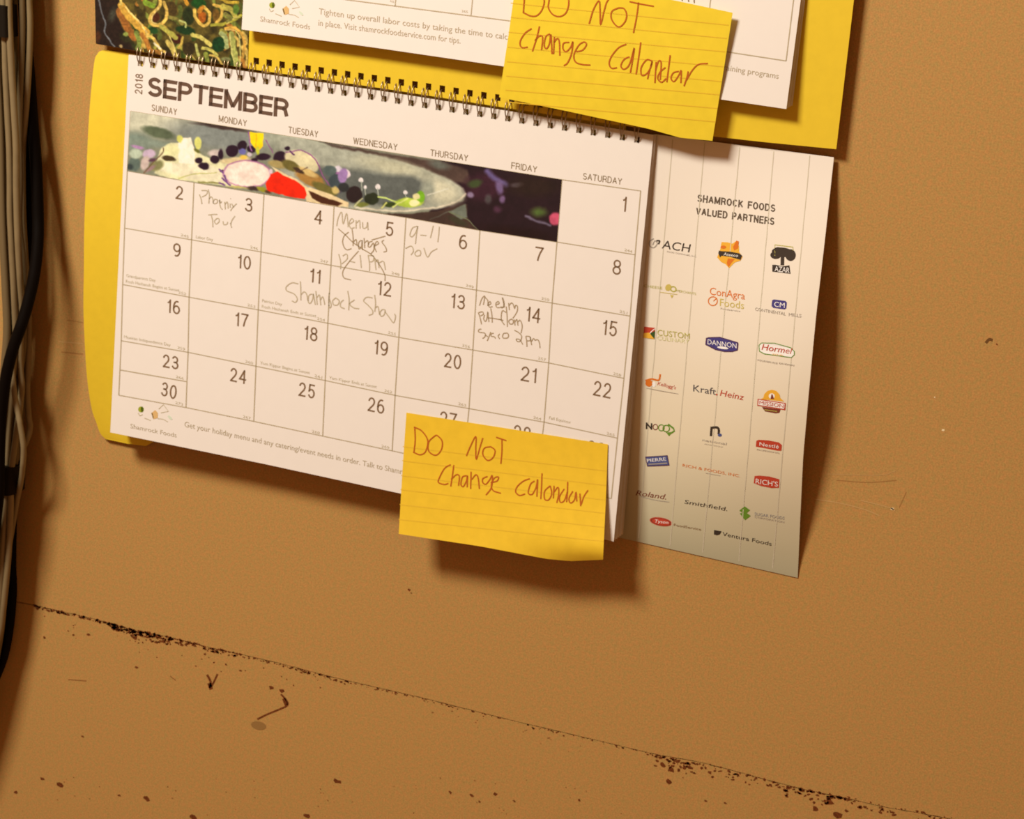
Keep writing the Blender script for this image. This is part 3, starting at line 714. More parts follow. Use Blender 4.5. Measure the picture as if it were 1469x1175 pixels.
o = picture('food_photograph', q[..., 0], q[..., 1], pt, d_page, page)
o['label'] = 'printed strip photograph of a plated salad with flowers'

# --- prints on the side panel
def sk(): return Ink(d_side)
pl = sk(); plank = mat('plank_line', seen=(214, 192, 156))
for k in range(1, 6):
    f0 = (0.143, 0.352, 0.553, 0.744, 0.90)[k - 1] if False else None
for top_, bot_ in (((965, 200), (916, 772)), ((1011, 204), (961, 783)), ((1061, 211), (1008, 793)), ((1110, 217), (1060, 805)), ((1161.5, 223), (1108, 815))):
    n = 30; pts = [(top_[0] * (1 - t) + bot_[0] * t, top_[1] * (1 - t) + bot_[1] * t) for t in np.linspace(0, 1, n)]
    pl.line([(x + rng.uniform(-.3, .3), y) for x, y in pts], 1.1, plank, step=60)
pl.build('plank_lines', side)
hd = sk(); hm = mat('heading_ink', seen=(98, 78, 58))
stroke_text(hd, "SHAMROCK FOODS", (1000, 289.3), (1111.8, 304.2), 10.6, hm, 1.9, 0.11); stroke_text(hd, "VALUED PARTNERS", (998, 307.8), (1110.4, 323), 10.6, hm, 1.9, 0.11)
hd.build('panel_heading', side)
def lm(name, c): return mat('logo_' + name, seen=c)
BLK = lm('black', (62, 48, 36)); ORG = lm('orange', (240, 170, 50)); ORD = lm('deep_orange', (222, 112, 30)); RED = lm('red', (196, 66, 40)); NAV = lm('navy', (72, 60, 112)); GRN = lm('leaf_green', (106, 138, 38))
WHT = lm('white', (250, 232, 210)); GLD = lm('gold', (206, 176, 84)); GRY = lm('grey', (170, 150, 128)); MAR = lm('maroon', (128, 56, 36)); OLV = lm('olive', (186, 168, 74)); PUR = lm('plum', (88, 52, 74)); BLU = lm('steel_blue', (80, 84, 124))
class L:   # logo drawn in a zoomed frame
    def __init__(s, ox, oy, k): s.o = np.array([ox, oy], float); s.k = k; s.S = sk()
    def p(s, x, y): return s.o + np.array([x, y]) * s.k
    def t(s, b, x0, y0, x1, y1, cap, m, sh=0, w=0): s.S.text(b, s.p(x0, y0), s.p(x1, y1), cap * s.k, m, sh, w); return s
    def pg(s, pts, m, sm=False):
        a = [s.p(*q) for q in pts]; s.S.dep0 = None; s.S.poly(a, m); return s
    def e(s, x, y, a, b, m, ang=0, ring=None): s.S.ell(*s.p(x, y), a * s.k, b * s.k, m, math.radians(ang), ring=ring); return s
    def l(s, pts, w, m, sm=True): s.S.line([s.p(*q) for q in pts], w * s.k, m, sm); return s
    def up(s):  # next shapes lie a hair in front
        d0 = s.S.dep; s.S.dep = lambda x, z: d0(x, z) + 0.00006; return s
    def b(s): return s.S.build('printed_logo', side)
k1 = 240 / 1469
x = L(920, 330, k1); x.l([(110,75),(75,100),(75,140),(110,155),(140,120),(120,95),(100,130)], 9, GRY); x.l([(130,95),(160,95),(150,125)], 13, BLK); x.t('ACH', 178, 160, 420, 196, 72, BLK, .15); x.t('FOOD COMPANIES, INC.', 225, 195, 485, 240, 12, GRY); x.b()
x = L(920, 330, k1); x.pg([(705,105),(760,108),(800,120),(835,95),(858,140),(858,190),(890,235),(870,270),(820,285),(770,335),(740,300),(700,280),(665,240),(690,180)], ORG); x.up().pg([(835,92),(856,100),(850,160),(815,180),(805,150)], ORD); x.pg([(760,250),(820,255),(790,290),(765,328),(750,290)], ORD); x.e(720, 150, 25, 14, ORD)
x.up().pg([(682,180),(700,185),(780,190),(860,205),(885,225),(870,262),(780,235),(705,225),(690,240),(676,205)], BLK); x.up().t('Ateeco', 722, 222, 848, 238, 26, WHT, .1); x.b()
x = L(920, 330, k1); x.l([(1172,225),(1172,130),(1332,150),(1332,180)], 8, OLV, False); x.e(1240, 195, 95, 42, BLK, 6); x.e(1180, 220, 48, 34, BLK); x.e(1310, 220, 46, 52, BLK); x.e(1200, 170, 34, 20, BLK); x.l([(1240,215),(1238,310)], 32, BLK); x.pg([(1150,305),(1180,305),(1235,320),(1300,310),(1310,385),(1150,365)], BLK)
x.up().t('AZAR', 1170, 362, 1300, 378, 46, WHT); x.b()
k2 = 245 / 1469
x = L(915, 395, k2); x.t('CHEESE', 50, 100, 210, 122, 22, OLV); x.t('MERCHANTS', 335, 142, 500, 170, 20, OLV); x.e(262, 105, 26, 30, GLD, 30); x.e(305, 118, 30, 26, OLV, 30, .6); x.pg([(278,168),(308,172),(292,198)], GLD); x.l([(190,145),(340,165)], 5, GLD); x.b()
x = L(915, 395, k2); x.t('ConAgra', 618, 165, 920, 208, 62, ORD); x.e(645, 222, 43, 42, ORD, 0, .80); x.l([(650,222),(680,195)], 8, ORD); x.t('Foods', 705, 262, 912, 290, 62, GLD); x.t('Foodservice', 712, 292, 880, 316, 14, GRY); x.b()
x = L(915, 395, k2); x.pg([(1155,215),(1170,207),(1270,220),(1282,235),(1276,285),(1260,293),(1165,280),(1150,265)], NAV); x.up().t('CM', 1172, 268, 1262, 280, 42, WHT); x.t('CONTINENTAL', 1008, 302, 1270, 345, 26, GRY); x.t('MILLS', 1298, 350, 1405, 362, 28, GRY); x.b()
x = L(915, 460, k1); x.pg([(55,52),(152,64),(146,162),(46,150)], RED); x.up().pg([(50,110),(100,105),(146,162),(46,150)], ORG); x.pg([(152,90),(146,162),(85,156),(110,110)], lm('deep_green', (60, 80, 30))); x.l([(100,120),(125,90),(150,72)], 7, WHT); x.t('CUSTOM', 172, 128, 455, 162, 50, OLV); x.t('CULINARY', 170, 168, 452, 202, 34, lm('pale_gold', (222, 204, 140))); x.b()
x = L(915, 460, k1); x.pg([(598,152),(620,145),(720,142),(880,190),(884,205),(878,262),(830,276),(760,276),(680,258),(592,212)], PUR); x.up().pg([(608,160),(625,153),(720,150),(872,196),(870,256),(830,268),(760,268),(684,250),(602,208)], NAV); x.up().t('DANNON', 612, 206, 866, 243, 42, WHT); x.e(745, 238, 50, 11, WHT, 8); x.b()
x = L(915, 460, k1); x.pg([(1060,215),(1085,193),(1200,195),(1345,235),(1378,270),(1378,300),(1350,328),(1300,322),(1110,296),(1065,272)], GRN); x.up().pg([(1068,220),(1088,200),(1200,203),(1340,242),(1370,272),(1370,298),(1348,320),(1300,314),(1112,288),(1072,266)], WHT); x.up().t('Hormel', 1086, 255, 1342, 292, 52, RED, .25); x.t('SINCE 1891', 1180, 300, 1275, 312, 12, ORG); x.t('FOODSERVICE', 1050, 352, 1225, 382, 14, GRY); x.t('DIVISION', 1240, 380, 1370, 400, 14, GRY); x.b()
k4 = 225 / 1469
x = L(915, 530, k4); x.l([(70,105),(130,90),(195,100),(210,45)], 16, ORD); x.e(105, 130, 34, 32, ORD); x.e(150, 140, 18, 26, WHT); x.t("Kellogg's", 182, 146, 352, 186, 32, RED, .25); x.l([(80,175),(380,230)], 4, GRY); x.b()
x = L(915, 530, k4); x.t('Kraft', 518, 205, 732, 240, 62, lm('charcoal', (84, 74, 70))); x.e(738, 236, 9, 9, RED); x.t('Heinz', 768, 245, 985, 288, 56, RED, .2); x.b()
x = L(915, 530, k4); x.pg([(1175,265),(1185,230),(1215,200),(1255,190),(1295,200),(1325,230),(1335,268),(1370,300),(1150,280)], ORG); x.e(1254, 250, 28, 26, WHT); x.up().pg([(1242,275),(1252,232),(1262,234),(1275,278)], MAR); x.pg([(1122,275),(1385,315),(1380,382),(1118,340)], RED); x.pg([(1160,350),(1335,375),(1325,405),(1290,410),(1190,392)], MAR)
x.up().pg([(1132,285),(1374,322),(1370,370),(1128,332)], WHT); x.up().t('MISSION', 1138, 326, 1364, 360, 34, RED); x.l([(1185,378),(1305,394)], 7, OLV); x.b()
k5 = 220 / 1469
x = L(915, 595, k5); stroke_text(x.S, 'N', x.p(76, 136), x.p(138, 144), 62 * k5, BLK, 2.2); x.e(168, 118, 26, 30, MAR, 0, .72); x.e(225, 125, 32, 34, GRN, 0, .74); x.e(272, 132, 36, 36, GRN, 0, .72); x.l([(290,90),(340,130),(350,155),(290,195)], 16, GRN, False); x.pg([(270,170),(300,205),(330,165)], GRN); x.b()
x = L(915, 595, k5); x.l([(700,205),(706,115)], 22, BLK, False); x.l([(706,125),(760,122),(776,150),(772,185)], 22, BLK); x.e(785, 195, 20, 15, BLU); x.t('national', 618, 252, 850, 292, 24, GRY); x.t('FOOD GROUP', 640, 285, 815, 315, 9, GRY); x.b()
x = L(915, 595, k5); x.pg([(1135,250),(1160,240),(1250,246),(1350,265),(1380,290),(1375,345),(1340,345),(1130,305)], RED); x.up().t('Nestlé', 1165, 296, 1350, 325, 34, WHT); x.t('PROFESSIONAL', 1140, 340, 1360, 374, 13, GRY); x.b()
x = L(915, 595, k5); x.pg([(70,402),(285,388),(304,488),(90,496)], PUR); x.up().pg([(80,410),(278,396),(296,480),(98,488)], BLU); x.up().t('PIERRE', 90, 455, 272, 440, 32, WHT); x.pg([(100,470),(280,458),(283,470),(104,480)], GRY); x.b()
x = L(915, 595, k5); x.t("RICH & FOODS, INC.", 428, 496, 978, 600, 26, ORD); x.l([(650,560),(790,585)], 4, GRY); x.b()
x = L(915, 595, k5); x.pg([(1118,588),(1160,583),(1260,592),(1355,618),(1352,700),(1280,702),(1180,682),(1110,655)], RED); x.up().t("RICH'S", 1128, 658, 1340, 690, 46, WHT); x.b()
k6 = 235 / 1469
x = L(900, 690, k6); x.t('Roland.', 74, 128, 345, 166, 46, MAR, .4); x.l([(120,140),(250,172),(375,190)], 5, GRY); x.b()
x = L(900, 690, k6); x.t('Smithfield.', 510, 202, 895, 270, 34, BLK, .2); x.b()
x = L(900, 690, k6); x.pg([(1052,228),(1100,262),(1062,295),(1008,262)], GRN); x.pg([(1008,292),(1055,278),(1100,318),(1055,352)], GRN); x.l([(1010,262),(1060,290),(1100,318)], 16, GRN, False); x.t('SUGAR FOODS', 1140, 308, 1408, 348, 26, lm('slate', (150, 140, 132))); x.t('CORPORATION', 1140, 330, 1405, 378, 15, GRY); x.b()
x = L(900, 690, k6); x.e(300, 366, 102, 38, RED, 10); x.up().e(300, 366, 92, 31, MAR, 10, .9); x.t('Tyson', 242, 372, 365, 386, 28, WHT, .2); x.t('FoodService', 415, 402, 660, 445, 20, lm('umber', (146, 106, 66))); x.b()
x = L(900, 690, k6); x.pg([(778,440),(845,452),(828,480),(800,488),(775,478)], BLK); x.t('Ventura Foods', 850, 490, 1292, 582, 34, BLK); x.b()

# --- wire binding: one double loop through each punched hole
wire = mat('bronze_wire', direct=(0.42, 0.32, 0.20), rough=0.35, metal=0.8, spec=0.5)
def tube(path, r, sides=8, caps=False, closed=False):
    path = np.array(path, float); n = len(path)
    t = np.gradient(path, axis=0); t /= np.linalg.norm(t, axis=1)[:, None]
    ref = np.array([1.0, 0, 0]) if abs(t[:, 0]).mean() < .6 else np.array([0, 0, 1.0])
    v = []; f = []
    rr = np.full(n, r) if np.ndim(r) == 0 else np.array(r)
    for i in range(n):
        a = np.cross(t[i], ref); a /= np.linalg.norm(a); b = np.cross(t[i], a); ref = np.cross(a, t[i]) if False else ref
        for k in range(sides):
            th = 2 * math.pi * k / sides
            v.append(path[i] + rr[i] * (a * math.cos(th) + b * math.sin(th)))
    for i in range(n - 1):
        for k in range(sides):
            f.append((i * sides + k, i * sides + (k + 1) % sides, (i + 1) * sides + (k + 1) % sides, (i + 1) * sides + k))
    return v, f
def loop_mesh(cx, cy_, cz):
    """a bent double wire: starts in the page hole, arches off the sheet and re-enters above the edge"""
    V = []; F = []
    for sgn in (-1, 1):
        pts = []
        for a in np.linspace(-1.75, 1.75, 15):
            z = 0.0006 + 0.0050 * math.sin(a); y = -0.0030 * math.cos(a)
            spread = 0.0003 + 0.0009 * clamp((z + 0.0045) / 0.007)
            pts.append((sgn * spread, y, z))
        v, f = tube(pts, 0.00034, 6)
        k = len(V); V += [tuple(q) for q in v]; F += [tuple(i + k for i in g_) for g_ in f]
    return V, F
lv, lf = loop_mesh(0, 0, 0)
lme = bpy.data.meshes.new('binding_loop'); lme.from_pydata([tuple(map(float, q)) for q in lv], [], lf); lme.materials.append(wire)
lme.polygons.foreach_set('use_smooth', [True] * len(lme.polygons)); lme.update()
for i in range(NH):
    ey = float(np.interp(hx[i], topx, topy))
    c3 = P(hx[i] + 0.4, ey - 0.4, 0.0062)
    o = bpy.data.objects.new('binding_loop', lme); COL.objects.link(o)
    o.parent = low; o.matrix_parent_inverse = parent_world(low).inverted()
    o.location = c3; o.rotation_euler = (0, 0.02 * math.sin(i * 2.1), 0)

# ------------------------------------------------------------------ upper calendar
upp = thing('wall_calendar', 'upper calendar with yellow backing card and printed green pasta photograph, above the September one', 'calendar', tuple(P(700, -300, 0.0)), 'open month calendars on the wall')
UB = [(137.5, 63), (196, 73.5), (356, 98.6), (552, 127.3), (740, 157.0), (880, 178.6), (1026, 196), (1100, 204.3), (1199.6, 214)]
UT = [(131, -420), (400, -380), (760, -330), (1256, -262)]
U2 = resample(UB, 500)
fru = lambda x: np.interp(x, U2[:, 0], np.linspace(0, 1, 500))
uhx = hx + 4.2
ue = fru(np.sort(np.r_[uhx - 3.9, uhx + 3.9]))
uu2 = np.r_[0, 0.02, ue, np.linspace(ue[-1] + 0.03, 1, 8)]
vv2 = np.r_[np.linspace(0, 0.93, 16), 1 - 17.5 / 485, 1 - 8.0 / 485, 1.0]
A_ = resample(UT, uu2); B_ = resample(UB, uu2)
g2 = A_[None] * (1 - vv2[:, None, None]) + B_[None] * vv2[:, None, None]
def dtop2(x, z): return d_top(x, z)
uq = P(g2[..., 0], g2[..., 1], dtop2)
n2 = len(uu2); jh = len(vv2) - 3
card = link('backing_card', uq.reshape(-1, 3), ruled_faces(n2, len(vv2), lambda i, j: j == jh and 2 <= i < 2 + 2 * NH and i % 2 == 0), yellow, upp, smooth=True)
solid(card, 0.0005); card['label'] = 'yellow backing card'
# pasta photograph printed on the left of the backing card (the holes are punched below its lower rim)
nu_, nv_ = 250, 190
Ub = resample(UB, 600); Ub = Ub[Ub[:, 0] <= 356.5]; bt = resample(Ub, nu_)
tpq = resample([(134.3, -85), (360, -52)], nu_)
tv = np.linspace(0, 1, nv_)
pg = tpq[None] * (1 - tv[:, None, None]) + (bt - [0, 0.3])[None] * tv[:, None, None]
pp = Paint(pg[..., 0], pg[..., 1], (74, 66, 26)).fr(130, 0, .16338)
n_ = vnoise(pp.X, pp.Y, 9, 2); pp.c = pp.c * (0.6 + 0.9 * n_[..., None])
rr_ = random.Random(11)
for i in range(70):     # loose strands over the whole picture
    x0 = rr_.uniform(330, 1340); y0 = rr_.uniform(-520, 520); a0 = rr_.uniform(0.2, 1.6); l0 = rr_.uniform(60, 190)
    cxx = rr_.choice([(196, 168, 72), (150, 150, 62), (128, 142, 58), (206, 182, 92), (88, 100, 40), (168, 118, 48), (50, 70, 26)])
    pp.st([(x0, y0), (x0 + l0 * .5 * math.cos(a0), y0 + l0 * .5 * math.sin(a0)), (x0 + l0 * math.cos(a0 + .4), y0 + l0 * math.sin(a0 + .4))], rr_.uniform(18, 44), cxx, 1.5)
for x, y, a, b, c, g_ in ((830,265,85,38,(18,52,22),8),(1130,390,62,66,(14,56,26),20),(950,30,66,44,(20,72,24),0),(860,140,50,80,(36,48,20),0),(545,265,46,30,(30,70,30),20),(330,400,70,30,(44,50,22),0),(570,150,34,44,(76,36,16),0),
                         (980,150,34,50,(160,88,24),0),(760,345,44,42,(66,28,18),0),(680,480,46,24,(52,28,18),0),(860,430,56,60,(50,42,20),0),(1100,130,30,60,(112,84,30),0),(700,90,60,80,(70,56,24),0),(440,140,40,110,(60,52,20),10)): pp.ell(x, y, a, b, c, g_, 2)
pp.poly([(30,-600),(300,-600),(270,60),(235,140),(310,300),(400,470),(380,560),(0,560)], (38, 26, 20), 3)
pp.ell(190, 130, 30, 60, (60, 62, 50), 20, 6); pp.ell(310, 330, 60, 40, (44, 44, 22), 30, 5); pp.ell(60, 320, 30, 50, (74, 42, 22), 0, 4)
pp.st([(80,-300),(75,0),(100,130),(130,200),(128,290),(175,370),(215,405)], 12, (112, 120, 126), 1.5); pp.ell(265, 405, 14, 14, (200, 180, 120))
for pts, w, c in (([(250,100),(300,200),(350,290),(380,330)],60,(160,104,44)),([(270,50),(330,140),(400,210),(485,280)],66,(214,172,68)),([(300,60),(400,165),(490,285)],14,(240,214,128)),([(270,-60),(265,40)],22,(236,214,110)),
    ([(610,-30),(600,60),(530,130),(518,190),(575,224),(640,195),(670,110),(640,20)],28,(220,190,92)),([(600,70),(545,130),(540,185),(580,208)],8,(242,222,140)),
    ([(915,90),(930,170),(990,224),(1040,190),(1040,110),(1000,60)],28,(226,196,92)),([(1080,40),(1145,70),(1150,140),(1110,200)],26,(216,184,84)),
    ([(1180,250),(1270,248),(1335,310),(1355,400),(1335,500)],26,(206,166,72)),([(1180,262),(1270,270),(1320,330)],8,(236,206,120)),([(1235,300),(1255,430),(1285,575)],52,(166,176,92)),([(1305,310),(1315,440),(1305,570)],9,(218,220,132)),([(1220,300),(1235,430),(1262,560)],8,(214,214,130)),
    ([(490,300),(560,350),(605,430),(645,452)],24,(224,194,98)),([(450,300),(500,380),(530,470)],38,(182,124,50)),([(620,240),(700,285),(750,335)],40,(172,172,76)),([(680,370),(720,430),(750,510)],46,(206,190,98)),([(700,320),(735,420),(745,500)],9,(232,220,130)),
    ([(810,330),(795,390),(770,420)],22,(204,180,82)),([(890,300),(980,340),(1050,392)],36,(206,200,104)),([(920,390),(940,460),(970,535)],24,(192,200,112)),([(980,420),(1060,440),(1112,485)],28,(188,186,92)),
    ([(1145,290),(1185,330),(1192,410)],40,(172,190,122)),([(1060,220),(1150,212),(1250,180),(1320,140)],28,(172,172,62)),([(1160,60),(1240,90),(1270,140)],50,(192,186,84)),([(1200,210),(1260,160),(1310,150)],8,(220,214,120)),
    ([(400,290),(425,360),(412,430)],40,(128,148,66)),([(690,150),(760,170),(800,210)],30,(132,128,60)),([(780,180),(830,200),(830,240)],16,(186,200,120)),([(830,-10),(850,40)],30,(214,160,50)),([(980,60),(960,100)],40,(190,130,40)),([(1180,120),(1230,170),(1200,190)],26,(120,120,60)),
    ([(480,20),(540,50)],50,(126,160,48)),([(420,0),(450,60)],40,(90,84,36)),([(1120,-20),(1200,20),(1290,20)],30,(206,180,60)),([(560,380),(610,430)],18,(236,230,190))): pp.st(pts, w, c, 1.3)
pp.ell(1280, 80, 28, 46, (92, 132, 48), 0, 2); pp.ell(310, 300, 24, 20, (150, 170, 80)); pp.ell(1185, 520, 44, 18, (124, 132, 82)); pp.ell(1130, 400, 46, 52, (16, 60, 28), 20, 1.5); pp.ell(820, 270, 66, 26, (20, 54, 24), 8, 1.5); pp.ell(940, 28, 50, 34, (22, 74, 26), 0, 2)
pp.c = pp.c * np.array([1.0, .92, .85]); pp.grain(2.2, .32, 5); pp.grain(5.0, .22, 9)
ph = picture('food_photograph', pg[..., 0], pg[..., 1], pp, dtop2, upp, 0.0004)
ph['label'] = 'printed photograph of green pasta in a dark bowl'

# upper pad of pages
PT = [(372, -400), (730, -352), (1187, -290)]
PBt = [(346.6, 42.2), (540, 68.6), (716, 94.3), (920, 126.0), (1128, 156.4)]
uu3 = np.linspace(0, 1, 24); vv3 = np.linspace(0, 1, 16)
A_ = resample(PT, uu3); B_ = resample(PBt, uu3)
g3 = A_[None] * (1 - vv3[:, None, None]) + B_[None] * vv3[:, None, None]
fq = P(g3[..., 0], g3[..., 1], d_upage)
upage = link('page', fq.reshape(-1, 3), ruled_faces(24, 16), paper, upp, smooth=True); solid(upage)
upage['label'] = 'front page of the upper calendar with grid and footer advice'
for k in range(1, 5):
    q_ = fq.copy(); q_[..., 1] = -d_upage_k(k, 5)(q_[..., 0], q_[..., 2]); q_[..., 0] += 0.0004 * k; q_[..., 2] += 0.0003 * k
    o = link('page', q_.reshape(-1, 3), ruled_faces(24, 16), paper_b if k % 2 else paper, upp, smooth=True); solid(o, 0.00015)
ug = Ink(d_upage)
ug.line([(356, -22), (500.7, 0), (728, 29.5), (900, 54), (1043, 74.3), (1127.6, 87.3)], 1.5, ink_l); ug.line([(1127.6, 87.3), (1138.3, 0), (1150, -100), (1172, -290)], 1.5, ink_l)
for (a_, b_) in (((566.7, 9), (578, -120)), ((675.6, 22.5), (688, -110)), ((787, 38), (800, -95)), ((901, 54), (914, -80)), ((1014, 70), (1018.5, 5))): ug.line([a_, b_], 1.4, ink_l)
ug.line([(1018.5, 5), (1030, -70)], 1.4, ink_l); ug.line([(360, -125), (600, -92), (900, -50), (1145, -12)], 1.4, ink_l) if False else None
ug.build('grid_lines', upage)
fm = MATS['footer_ink']
uf = Ink(d_upage); uf.text("Tighten up overall labor costs by taking the time to calculate savings", (457, 20.2), (788, 65), 8.6, fm); uf.build('footer_text', upage)
uf = Ink(d_upage); uf.text("in place. Visit shamrockfoodservice.com for tips.", (456.5, 36.5), (660.5, 62.5), 8.6, fm); uf.build('footer_text', upage)
uf = Ink(d_upage); uf.text("training programs", (1033, 99.5), (1116.5, 113.0), 8.0, fm); uf.build('footer_text', upage)
uf = Ink(d_upage); uf.text("Shamrock Foods", (373, 30.5), (444.5, 42.2), 7.4, fm); uf.build('footer_text', upage); uf = Ink(d_upage); uf.text("365", (559, 2.5), (565, 4), 3, ink_s); uf.build('footer_text', upage); uf = Ink(d_upage); uf.text("365", (662, 17.2), (671, 18.6), 3.4, ink_s); uf.build('footer_text', upage)
food_logo(Ink(d_upage), 360, 0, .08169, 'footer_logo', upage)
th = Ink(d_upage); hand(th, 730, 0, .22464, [[(1112, -60), (1106, 6)], [(1142, -60), (1148, 12)], [(1178, -80), (1184, 20)]], 1.6, ink_n); th.build('printed_marks', upage)

# ------------------------------------------------------------------ sticky notes
note_m = mat('yellow_note_paper', seen=(240, 198, 44), rough=0.6, spec=0.2, mottle=0.035, scale=160)
note_m2 = mat('golden_note_paper', seen=(239, 186, 42), rough=0.6, spec=0.2, mottle=0.035, scale=160)
rule = mat('note_rule', seen=(232, 178, 42), rough=0.7)
pen = mat('red_brown_pen', seen=(190, 92, 26), rough=0.5)
def make_note(label, TLp, TR, LFT, RGT, dep, m, lines, strokes, org, wpen):
    c = P(np.mean([TLp[0], TR[0]]), np.mean([TLp[1], TR[1]]), 0.0)
    t = thing('sticky_note', label, 'sticky note', tuple(c), 'sticky notes stuck on the calendars')
    a = resample(LFT, 26); b = resample(RGT, 26); s = np.linspace(0, 1, 34)
    bow = BOWS[org[0]]
    g_ = a[:, None] * (1 - s[None, :, None]) + b[:, None] * s[None, :, None]
    g_[..., 1] += (np.linspace(0, 1, 26) ** 3)[:, None] * np.interp(s, bow[0], bow[1])[None]
    q_ = P(g_[..., 0], g_[..., 1], dep)
    sh = link('sheet', q_.reshape(-1, 3), ruled_faces(34, 26), m, t, smooth=True); solid(sh, 0.00012)
    ri = Ink(dep, 0.0001)
    for (x0, y0, x1, y1) in lines: ri.line([(x0 + (x1 - x0) * f_, y0 + (y1 - y0) * f_) for f_ in np.linspace(0, 1, 20)], 1.3, rule, step=40)
    ri.build('ruled_lines', sh)
    wi = Ink(dep, 0.00018); hand(wi, org[0], org[1], .22464, strokes, wpen, pen)
    o = wi.build('handwriting', sh); o['label'] = 'red-brown handwriting: DO NOT change calendar'
    return t
BOWS = {730: ([0, .3, .7, .9, 1], [0, 1, 3, 5, 0]), 560: ([0, .4, .72, .84, 1], [0, 3.0, 9.0, 8.0, 0.0])}
BOWS[730] = ([0, .3, .7, .85, 1], [0, 0, 1.5, 5.0, 0])
def u_of(x, z, A3, B3):
    return clamp((x - A3[0]) / (B3[0] - A3[0]))
n_tl = P(737, -47, 0.02); n_br = P(1022, 202, 0.02)
def d_note_up(x, z):
    v = clamp((n_tl[2] - z) / (n_tl[2] - 1.487), 0, 1.2); u = clamp((x - n_tl[0]) / (n_br[0] - n_tl[0]))
    return 0.0166 + 0.0002 * v - 0.0036 * clamp((v - .35) / .65, 0, 1.1) ** 1.5 - 0.0055 * clamp((v - .7) / .3) ** 2 * clamp((u - .45) / .55) ** 2
l_tl = P(583, 592, 0.02); l_br = P(865, 803, 0.02)
def d_note_low(x, z):
    zt = l_tl[2]; v = clamp((zt - z) / 0.075, 0, 1.25); u = clamp((x - l_tl[0]) / (l_br[0] - l_tl[0]))
    zc = clamp((v - .68) / .32, 0, 1.2)
    return d_page(x, z) + 0.0007 + 0.0045 * v ** 2 + 0.010 * v ** 2 * u ** 2 - 0.031 * zc ** 2 * clamp((u - .45) / .55) ** 2
up_lines = [(735, y0 + 0.0, 1046, y1) for y0, y1 in ()]
def zl(oy, pts): return pts
UL = [(5, 20 + 0, 1420, 245)] and []
for yl, yr in ((20, 160), (110, 245), (205, 330), (300, 425), (393, 520), (485, 605), (575, 692), (650, 778)):
    UL.append((730 + (12 if yl < 150 else 0) * .22464 - (yl > 150) * (yl - 150) * 0.011, yl * .22464, 730 + (1412 - (yr - 100) * .135) * .22464, yr * .22464))
UL = [(a_, b_ if True else b_, c_, d_) for a_, b_, c_, d_ in UL]
LL = []
for yl, yr in ((270, 500), (360, 592), (455, 685), (545, 770), (640, 860), (735, 950)):
    LL.append((560 + (92 - (yl - 48) * .055) * .22464, 580 + yl * .22464, 560 + (1385 - (yr - 270) * .035) * .22464, 580 + (yr - 75) * .22464))
upper_strokes = [[(105,-75),(98,0),(92,80)],[(88,78),(140,102),(180,98),(212,60),(225,0),(190,-50),(105,-75)],[(255,10),(252,50),(280,92),(325,105),(365,80),(382,20),(370,-40),(310,-60),(265,-40),(255,10)],
 [(512,152),(540,60),(575,5),(582,70),(585,158),(605,80),(622,20),(640,-10)],[(700,50),(660,70),(652,110),(672,150),(705,172),(740,140),(752,95),(735,55),(700,50)],[(770,10),(840,25),(925,40)],[(828,15),(815,110),(795,210)],
 [(145,182),(105,210),(75,255),(72,290),(90,305),(120,300)],[(195,168),(178,240),(150,328)],[(165,260),(195,230),(215,240),(208,320)],[(262,215),(235,235),(225,290),(240,310),(258,280),(268,220),(275,345)],
 [(290,235),(285,345)],[(288,270),(310,245),(322,270),(325,355)],[(385,270),(350,275),(345,310),(365,330),(395,300),(408,265),(400,340),(375,400),(350,420)],[(430,330),(470,320),(495,285),(480,268),(445,290),(415,350),(425,395),(470,412),(520,415)],
 [(750,282),(700,305),(655,360),(640,405),(655,435),(690,432)],[(770,362),(735,380),(715,420),(735,442),(770,410),(800,305),(790,380),(775,465)],[(842,270),(828,370),(812,475)],[(915,390),(880,382),(845,430),(848,480),(880,470),(905,430),(915,390),(898,450),(885,505)],
 [(940,395),(936,460),(932,530)],[(936,450),(955,392),(972,402),(966,510)],[(1000,430),(965,460),(950,500),(975,525),(1005,500)],[(1030,352),(1020,430),(1008,525)],[(1085,455),(1050,465),(1035,500),(1055,520),(1085,480),(1100,450),(1098,530)],
 [(1145,455),(1135,500),(1118,550)],[(1135,510),(1170,450),(1210,412),(1270,405)]]
